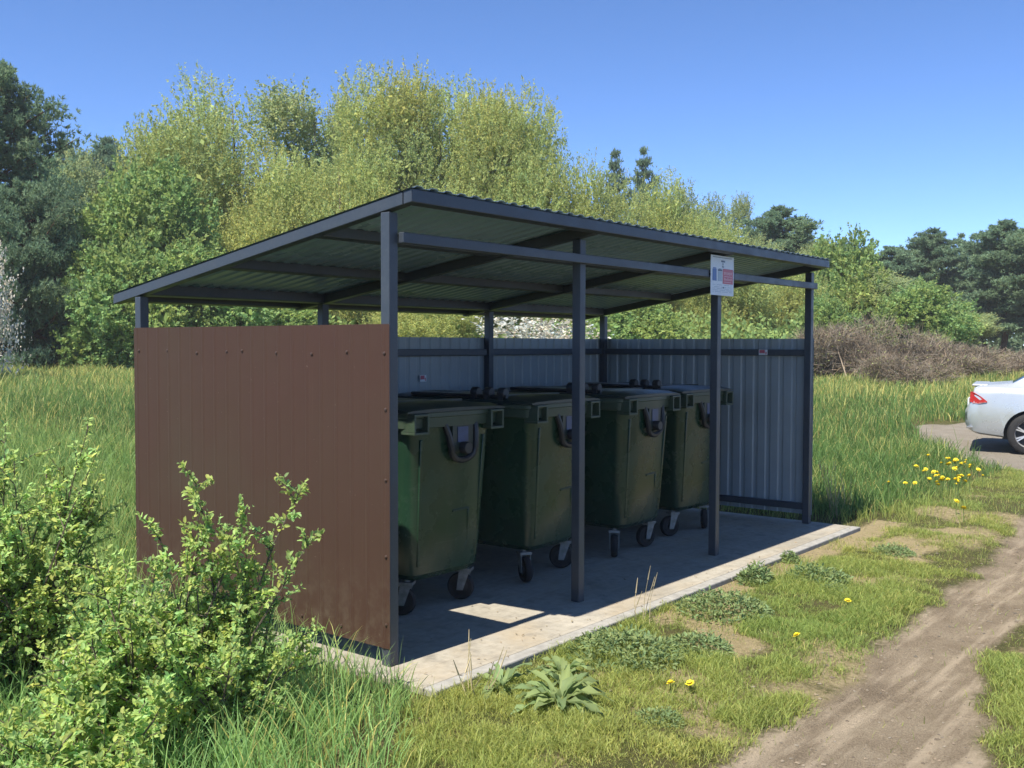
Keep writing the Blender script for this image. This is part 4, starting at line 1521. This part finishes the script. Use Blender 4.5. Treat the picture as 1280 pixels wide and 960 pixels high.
def turf(name, n, x0, x1, y0, y1, g):
    x = g.uniform(x0, x1, n); y = g.uniform(y0, y1, n)
    h, tall = grass_height(x, y)
    tr, sa_, gr = zones(x, y)
    patch = fbm(x, y, 2.6, 93)
    fine_ = fbm(x, y, 9.0, 95)
    keep = (1 - smooth(.12, .62, tr + .5 * (fine_ - .5))) * (1 - smooth(.1, .5, gr)) * (1 - .92 * smooth(.12, .85, sa_ + 1.1 * (fine_ - .5)))
    keep = keep * np.clip(.14 + 1.3 * smooth(.34, .6, patch * .6 + fine_ * .4), 0, 1) * (tall < .6)
    m_ = (g.uniform(0, 1, n) < keep) & ~on_slab(x, y)
    x, y, h = x[m_], y[m_], h[m_]
    n = len(x)
    P = np.stack([x, y, terrain(x, y) - .006], 1)
    pt = fbm(x, y, 2.6, 93)
    hh = (.014 + .05 * smooth(.35, .7, pt)) * g.uniform(.5, 1.4, n)
    T = grass_tints(x, y, np.zeros(n), g, n) * np.where(g.uniform(0, 1, n) < .12, .7, 1.0)[:, None]
    V_, Fq, Ft, T = blades(P, hh, g.uniform(.0022, .0048, n), g.uniform(0, 6.28, n), g.uniform(.3, 1.0, n), T, g)
    tag(link(name, np_mesh(name, V_, [Fq, Ft], M['grass'], T)), kind='stuff')


gg = np.random.default_rng(123)
turf('turf_grass', 420000, -1.2, 6.5, -2.9, -.42, gg)
turf('turf_grass', 120000, 6.5, 12.0, -3.2, .6, gg)
grow('short_grass', 110000, 2.6, 13, 1.0, .0042, gg, pw=.55, dens=lambda x, y, h, t: (t < .5) * 1.0)
grow('tall_grass', 200000, 2.6, 16, 1.0, .0050, gg, pw=.6, dens=lambda x, y, h, t: (t >= .5) * 1.0)
grow('meadow_grass', 260000, 14, 46, 1.15, .0055, gg, pw=.75, lean=(.1, .6))
grow('meadow_grass', 110000, 2.6, 46, 1.1, .0058, gg, pw=.55, p=(-1150, -230))
grow('meadow_grass', 60000, 2.6, 46, 1.1, .0058, gg, pw=.55, p=(1510, 2100))


# dry leaves, grass bits and crumbs blown onto the slab
g = np.random.default_rng(17)
n = 260
x = g.uniform(-.1, 5.36, n); y = np.where(g.uniform(0, 1, n) < .5, -.4 + g.exponential(.35, n), g.uniform(-.4, 2.3, n))
kp = (y < 2.3) & (y > -.41)
x, y = x[kp], y[kp]
n = len(x)
P = np.stack([x, y, np.full(n, .005)], 1)
a_ = g.uniform(0, 6.28, n)
d_ = unit(np.stack([np.cos(a_), np.sin(a_), g.uniform(.02, .25, n)], 1))
V_, F, T = quads(P, d_, unit(np.array([0, 0, 1.0]) + g.normal(size=(n, 3)) * .2), g.uniform(.008, .032, n), g.uniform(.003, .012, n), tint_var(g, n, .45, .15))
tag(link('leaf_litter', np_mesh('leaf_litter', V_, [F], M['litter'], T)), kind='stuff')

# clods and small stones on the bare soil
g = np.random.default_rng(91)
n = 60000
x, y, dep_ = sector(n, 2.8, 16, g=g, pw=.6)
tr, sa_, gr = zones(x, y)
kp = (g.uniform(0, 1, n) < np.maximum(np.maximum(tr, gr), sa_ * .8) * (.15 + .85 * smooth(.4, .6, fbm(x, y, 2.5, 13)))) & ~on_slab(x, y)
x, y = x[kp], y[kp]
n = len(x)
r_ = np.minimum(.0025 + .0035 * g.exponential(1, n), .014)
oct_ = np.array([(1, 0, 0), (0, 1, 0), (-1, 0, 0), (0, -1, 0), (.2, .1, .45), (0, 0, -1)], float)
V_ = oct_[None] * r_[:, None, None] * g.uniform(.6, 1.3, (n, 6, 1))
a_ = g.uniform(0, 6.28, n)
V_ = np.stack([V_[..., 0] * np.cos(a_)[:, None] - V_[..., 1] * np.sin(a_)[:, None], V_[..., 0] * np.sin(a_)[:, None] + V_[..., 1] * np.cos(a_)[:, None], V_[..., 2]], -1)
V_ = V_ + np.stack([x, y, terrain(x, y) + r_ * .15], 1)[:, None]
i6 = np.arange(n)[:, None] * 6
F = np.concatenate([i6 + np.array([f]) for f in ((0, 1, 4), (1, 2, 4), (2, 3, 4), (3, 0, 4))])
tn = tint_var(g, n, .4, .06)
tag(link('gravel', np_mesh('gravel', V_.reshape(-1, 3), [F], M['clod'], np.repeat(tn, 6, 0))), kind='stuff')


# ------------------------------------------------------------------ leafy shrubs in front of the brown wall
def shrub_mesh(seed, H, Wd, nstem=16, twigs=9, per=20, L=.036, spread=1.0, reach=()):
    g = np.random.default_rng(seed)
    mb = MB()
    tw_p, tw_d, tw_l = [], [], []
    for s in range(nstem):
        a = g.uniform(0, 6.28)
        out = Wd * .5 * g.uniform(.15, 1) * spread
        hh = H * g.uniform(.55, 1.0)
        if s < len(reach):
            dx, dy, hh = reach[s]
        else:
            dx, dy = math.cos(a) * out, math.sin(a) * out
            hh = hh * (1 - .45 * (out / (Wd * .5)) ** 2)
        p0 = Vector((g.normal() * Wd * .08, g.normal() * Wd * .08, -.03))
        pts = [p0 + Vector((dx * t ** 1.2, dy * t ** 1.2, hh * t ** .9)) + Vector((g.normal(), g.normal(), 0)) * .015 for t in (0, .25, .5, .75, 1.0)]
        mb.tube(pts, [.0075, .006, .0045, .003, .0015], 5)
        for k in range(twigs):
            t = g.uniform(.12, 1.0)
            j = t * 4
            i0 = min(3, int(j))
            b = pts[i0].lerp(pts[i0 + 1], j - i0)
            ax = (pts[i0 + 1] - pts[i0]).normalized()
            d = (ax * .7 + Vector((g.normal(), g.normal(), g.normal() * .5 + .25))).normalized()
            ln = g.uniform(.08, .26) * (1.25 - .6 * t) * (H / 1.0) ** .5
            e = b + d * ln
            mb.tube([b, b.lerp(e, .5) + Vector((0, 0, .01)), e], [.003, .002, .001], 4, cap=False)
            tw_p.append(b); tw_d.append(d); tw_l.append(ln)
        tw_p.append(pts[3]); tw_d.append((pts[4] - pts[3]).normalized()); tw_l.append((pts[4] - pts[3]).length * 1.05)
    me_ = bpy.data.meshes.new('stems')
    me_.from_pydata(mb.v, [], mb.f)
    me_.materials.append(M['bark'])
    P, Dd, Ln = np.array(tw_p), np.array(tw_d), np.array(tw_l)
    n = len(P) * per
    t = np.tile(np.linspace(.15, 1.0, per), len(P)) + g.normal(size=n) * .03
    Q = np.repeat(P, per, 0) + np.repeat(Dd, per, 0) * (t * np.repeat(Ln, per))[:, None] + g.normal(size=(n, 3)) * .006
    ld = unit(np.repeat(Dd, per, 0) * .5 + g.normal(size=(n, 3)) * .75 + np.array([0, 0, .15]))
    nm = unit(np.array([0, 0, 1.0]) + g.normal(size=(n, 3)) * .5)
    Lf = L * g.uniform(.4, 1.45, n)
    tn = tint_var(g, n, .3, .14) * np.repeat(tint_var(g, len(P), .18, .12), per, 0)
    V_, F, T = leaves(Q, ld, nm, Lf, Lf * .56, tn)
    return me_, np_mesh('leaves', V_, [F], M['shrub'], T)


def shrub(px, depth, me_pair, label, rz=0.0, dz=0.0):
    p = at(px, 431, depth)
    root = empty('leafy_shrub', (p[0], p[1], float(terrain(p[0], p[1])) + dz), rz)
    link('stems', me_pair[0], root)
    link('foliage', me_pair[1], root)
    return tag(root, label, 'shrub', 'leafy shrubs by the brown wall')


# reach: tips given in the plane across the view (rv) for the two high shoots
rv = Vector((RV[0], RV[1], 0)).normalized()


def tip(a, h, b=0.0):
    return (rv.x * a + FW[0] * b, rv.y * a + FW[1] * b, h)


shrub(262, 4.25, shrub_mesh(31, .88, .85, 40, 14, 34, L=.023, reach=[tip(.02, 1.10), tip(.36, 1.09), tip(.30, 1.0), tip(.40, .86), tip(-.22, .90), tip(-.08, .98), tip(.15, .95)]),
      'bright green leafy shrub with two high shoots standing against the brown wall')
shrub(20, 4.75, shrub_mesh(32, 1.2, 1.0, 36, 13, 28, L=.026, reach=[tip(.25, 1.27), tip(.36, 1.15), tip(.05, 1.27), tip(.42, .95)]), 'tall light green shrub at the left edge of the meadow')
shrub(150, 4.15, shrub_mesh(33, .80, .8, 28, 13, 28, L=.025, reach=[tip(-.15, .85), tip(.1, .8)]), 'leafy shrub between the tall left shrub and the one against the wall')
shrub(85, 3.72, shrub_mesh(34, .55, .8, 28, 12, 24, L=.026), 'low bright shrub in the near left corner, deep in grass')
shrub(-90, 4.4, shrub_mesh(36, 1.1, .9, 30, 12, 24, L=.028), 'leafy shrub reaching in over the left edge')

p = at(116, 775, 4.6)
mb = MB()
g = np.random.default_rng(3)
rings = []
for j in range(7):
    t = j / 6
    rr = .11 * math.sin(math.pi * (.06 + .9 * t)) ** .6
    rings.append([(rr * math.cos(6.28 * k / 10) * 1.2 * g.uniform(.9, 1.1), rr * math.sin(6.28 * k / 10) * g.uniform(.9, 1.1), -.04 + .16 * t) for k in range(10)])
mb.loft(rings)
st_ = mb.build('stone', M['stone'], None, 60)
st_.location = (p[0], p[1], float(terrain(p[0], p[1])) + .18)
tag(st_, 'pale stone lying half hidden behind the left shrubs', 'stone')


# ------------------------------------------------------------------ weeds along the kerb
def dock_mesh(seed, n=26, L=.20, Wd=.036):
    """rosette of long arching leaves, each a bent strip with a folded midrib"""
    g = np.random.default_rng(seed)
    V_, F, T = [], [], []
    for k in range(n):
        a = 2.4 * k + g.uniform(-.3, .3)
        el = g.uniform(.25, 1.25)
        ln = L * g.uniform(.65, 1.2)
        d = np.array([math.cos(a), math.sin(a)])
        s = np.array([-math.sin(a), math.cos(a), 0])
        o = len(V_)
        pos = np.array([0, 0, 0.0]); ang = el
        tn = tint_var(g, 1, .2, .08)[0]
        for q, wv in enumerate((.12, .55, 1.0, .95, .6, .05)):
            wave = .012 * math.sin(3.7 * q + 2.1 * k)
            V_ += [pos - s * Wd * wv / 2 + np.array([0, 0, .008 * wv + wave]), pos, pos + s * Wd * wv / 2 + np.array([0, 0, .008 * wv - wave])]
            T += [tn, tn * 1.12, tn]
            pos = pos + np.array([d[0] * math.cos(ang), d[1] * math.cos(ang), math.sin(ang)]) * ln / 5
            ang -= g.uniform(.05, .55); d = d + g.normal(size=2) * .10
        for q in range(5):
            b = o + q * 3
            F += [(b, b + 1, b + 4, b + 3), (b + 1, b + 2, b + 5, b + 4)]
    return np_mesh('leaves', np.array(V_), [np.array(F)], M['weed'], np.array(T))


def leafy_mesh(seed, n, Wd, H, L):
    g = np.random.default_rng(seed)
    a = g.uniform(0, 6.28, n)
    r_ = np.sqrt(g.uniform(0, 1, n))
    lump = fbm(np.cos(a) * r_ * 3 + 9, np.sin(a) * r_ * 3 + 9, 1.6, seed)
    P = np.stack([np.cos(a) * r_ * Wd / 2, np.sin(a) * r_ * Wd / 2, H * (1 - r_ ** 2 * .85) * (.35 + .9 * lump) * g.uniform(.3, 1, n)], 1)
    d = unit(np.stack([np.cos(a) * .6, np.sin(a) * .6, np.full(n, .25)], 1) + g.normal(size=(n, 3)) * .55)
    Lf = L * g.uniform(.6, 1.3, n)
    V_, F, T = leaves(P, d, unit(np.array([0, 0, 1.0]) + g.normal(size=(n, 3)) * .45), Lf, Lf * .42, tint_var(g, n, .3, .12))
    return np_mesh('leaves', V_, [F], M['weed'], T)


def ground_thing(name, me_, x, y, label, cat, group=None, rz=0.0, sc=1.0):
    o = link(name, me_, None, (x, y, float(terrain(x, y)) - .004))
    o.rotation_euler = (0, 0, rz)
    o.scale = (sc,) * 3
    return tag(o, label, cat, group)


DK = [dock_mesh(51), dock_mesh(52, 34, .22, .038), dock_mesh(53, 22, .18, .042)]
for k, (x, y, lab, sc) in enumerate([(.16, -.58, 'upright dock rosette nearest the shelter corner, at the kerb', .95), (.16, -.92, 'largest spreading dock rosette on the verge', 1.12),
                                     (.50, -.70, 'pale dock rosette right of the largest one, close to the kerb', .95), (.36, -.78, 'dock rosette squeezed between the largest and the pale one', .8)]):
    ground_thing('dock_plant', DK[k % 3], x, y, lab, 'weed', 'dock rosettes at the kerb', k * 1.3, sc)
LW = [leafy_mesh(61, 1500, .62, .15, .032), leafy_mesh(62, 900, .42, .11, .03), leafy_mesh(64, 520, .24, .17, .040)]
for k, (m_, x, y, lab, sc) in enumerate([(0, 1.0, -.72, 'broad low weed clump at the kerb beside the second post', 1.0), (1, 1.35, -.98, 'weed clump in the middle of the verge', .9),
                                         (0, 2.15, -.72, 'grey green weed mat at the kerb below the sign', .95), (2, 2.95, -.56, 'upright leafy weed leaning over the kerb below the sign post', .95),
                                         (1, 3.35, -.84, 'dark green round weed cushion on bare sand', 1.05), (1, 3.1, -1.05, 'small flat weed on the bare sand', .55), (2, 3.75, -.47, 'thin young weed at the far half of the kerb', .6),
                                         (1, 4.6, -.95, 'low weed cushion near the far end of the verge', .8), (1, .3, -1.35, 'bright low weed at the near edge of the track', .55)]):
    ground_thing('leafy_weed', LW[m_], x, y, lab, 'weed', 'leafy weeds on the verge', k * .9, sc)


# pale dry stalks at the far end of the slab and tall bents at the kerb
def stalks(seed, n, H, Wd, lean):
    g = np.random.default_rng(seed)
    mb = MB()
    for k in range(n):
        b = Vector((g.normal() * Wd, g.normal() * Wd, -.02))
        h = H * g.uniform(.5, 1)
        t = b + Vector((g.normal() * lean * h, g.normal() * lean * h, h))
        m_ = b.lerp(t, .55) + Vector((g.normal(), g.normal(), 0)) * .02
        mb.tube([b, m_, t], [.003, .0022, .001], 4)
        mb.tube([t - (t - m_).normalized() * .06, t + (t - m_).normalized() * .03], [.004, .0015], 4)
    me_ = bpy.data.meshes.new('dry_stalks')
    me_.from_pydata(mb.v, [], mb.f)
    me_.materials.append(M['straw'])
    return me_


M['straw'] = painted('dry_straw', (0.42, 0.35, 0.21), 0.8, 0.2, 0.2, 30)
ground_thing('dry_stalks', stalks(71, 16, .55, .06, .28), 6.05, .05, 'pale dry stalks standing by the far end post', 'dry weed')
ground_thing('dry_stalks', stalks(72, 5, .36, .03, .16), 1.55, -.50, 'thin dry bents rising in front of the second post', 'dry weed')
ground_thing('dry_stalks', stalks(73, 9, .3, .025, .3), .02, -.55, 'thin bents over the kerb by the near corner post', 'dry weed')


# ------------------------------------------------------------------ dandelions
def head_mesh(seed=5):
    g = np.random.default_rng(seed)
    V_, F = [], []
    for ring_, (n, r_, z0, z1) in enumerate(((20, .024, 0, .004), (16, .017, .003, .012), (10, .009, .006, .016))):
        for k in range(n):
            a = 6.283 * k / n + ring_ * .2
            rr = r_ * g.uniform(.85, 1.1)
            w = .16 + .06 * ring_
            o = len(V_)
            V_ += [(0, 0, z0), (rr * .8 * math.cos(a - w), rr * .8 * math.sin(a - w), z1), (rr * math.cos(a), rr * math.sin(a), z1), (rr * .8 * math.cos(a + w), rr * .8 * math.sin(a + w), z1)]
            F.append((o, o + 1, o + 2, o + 3))
    o = len(V_)
    V_ += [(.013 * math.cos(.785 * k), .013 * math.sin(.785 * k), .012) for k in range(8)] + [(0, 0, .019)]
    F += [(o + k, o + (k + 1) % 8, o + 8) for k in range(8)]
    me_ = bpy.data.meshes.new('flower_head')
    me_.from_pydata(V_, [], F)
    me_.materials.append(M['yellow'])
    return me_


mb = MB()
mb.tube([(0, 0, 0), (.004, .002, .5), (0, 0, 1)], [.0028, .0024, .0022], 6)
stem_me = bpy.data.meshes.new('stem')
stem_me.from_pydata(mb.v, [], mb.f)
stem_me.materials.append(M['stem'])
head_me = head_mesh()


def dandelion(x, y, h, sc, label, group):
    z = float(terrain(x, y))
    root = empty('dandelion', (x, y, z))
    s = link('stem', stem_me, root)
    s.scale = (sc, sc, h)
    hd_ = link('flower_head', head_me, root, (0, 0, h))
    # turned towards the sun, a little at random
    hd_.rotation_euler = (random.uniform(-.25, .15), random.uniform(-.65, -.2), random.uniform(0, 6))
    hd_.scale = (sc,) * 3
    return tag(root, label, 'flower', group)


for x, y, lab in [(.67, -1.2, 'left flower of two close dandelions on the near verge'), (.73, -1.27, 'right flower of two close dandelions on the near verge'),
                  (1.84, -1.33, 'single dandelion on the verge beside the track, nearer one of two'), (2.69, -1.3, 'single dandelion on the verge below the round weed cushion'),
                  (6.32, -1.03, 'large lone dandelion at the foot of the tall grass near the track'), (6.75, -.85, 'pale dandelion just above the lone large one')]:
    dandelion(x, y, float(.05 if x < 5 else .13), .95 if x < 5 else 1.3, lab, 'single dandelions on the verge')
for x, y in [(6.89, -.16), (6.9, -.32), (6.95, -.40)]:
    dandelion(x, y, .24, 1.0, 'dandelion in the small scattered group between the shelter end and the flower cluster', 'scattered dandelions by the shelter end')
g = np.random.default_rng(44)
for k in range(46):
    t = g.uniform(0, 1)
    c = np.array([9.7, -.02]) * (1 - t) + np.array([7.3, -.62]) * t
    sp = .34 * (1 - t) + .14
    x, y = c + g.normal(size=2) * sp * np.array([.7, .55])
    dandelion(float(x), float(y), float(g.uniform(.14, .26)), float(g.uniform(.85, 1.45)), 'yellow dandelion in the dense cluster beside the gravel road', 'dandelion cluster by the gravel road')
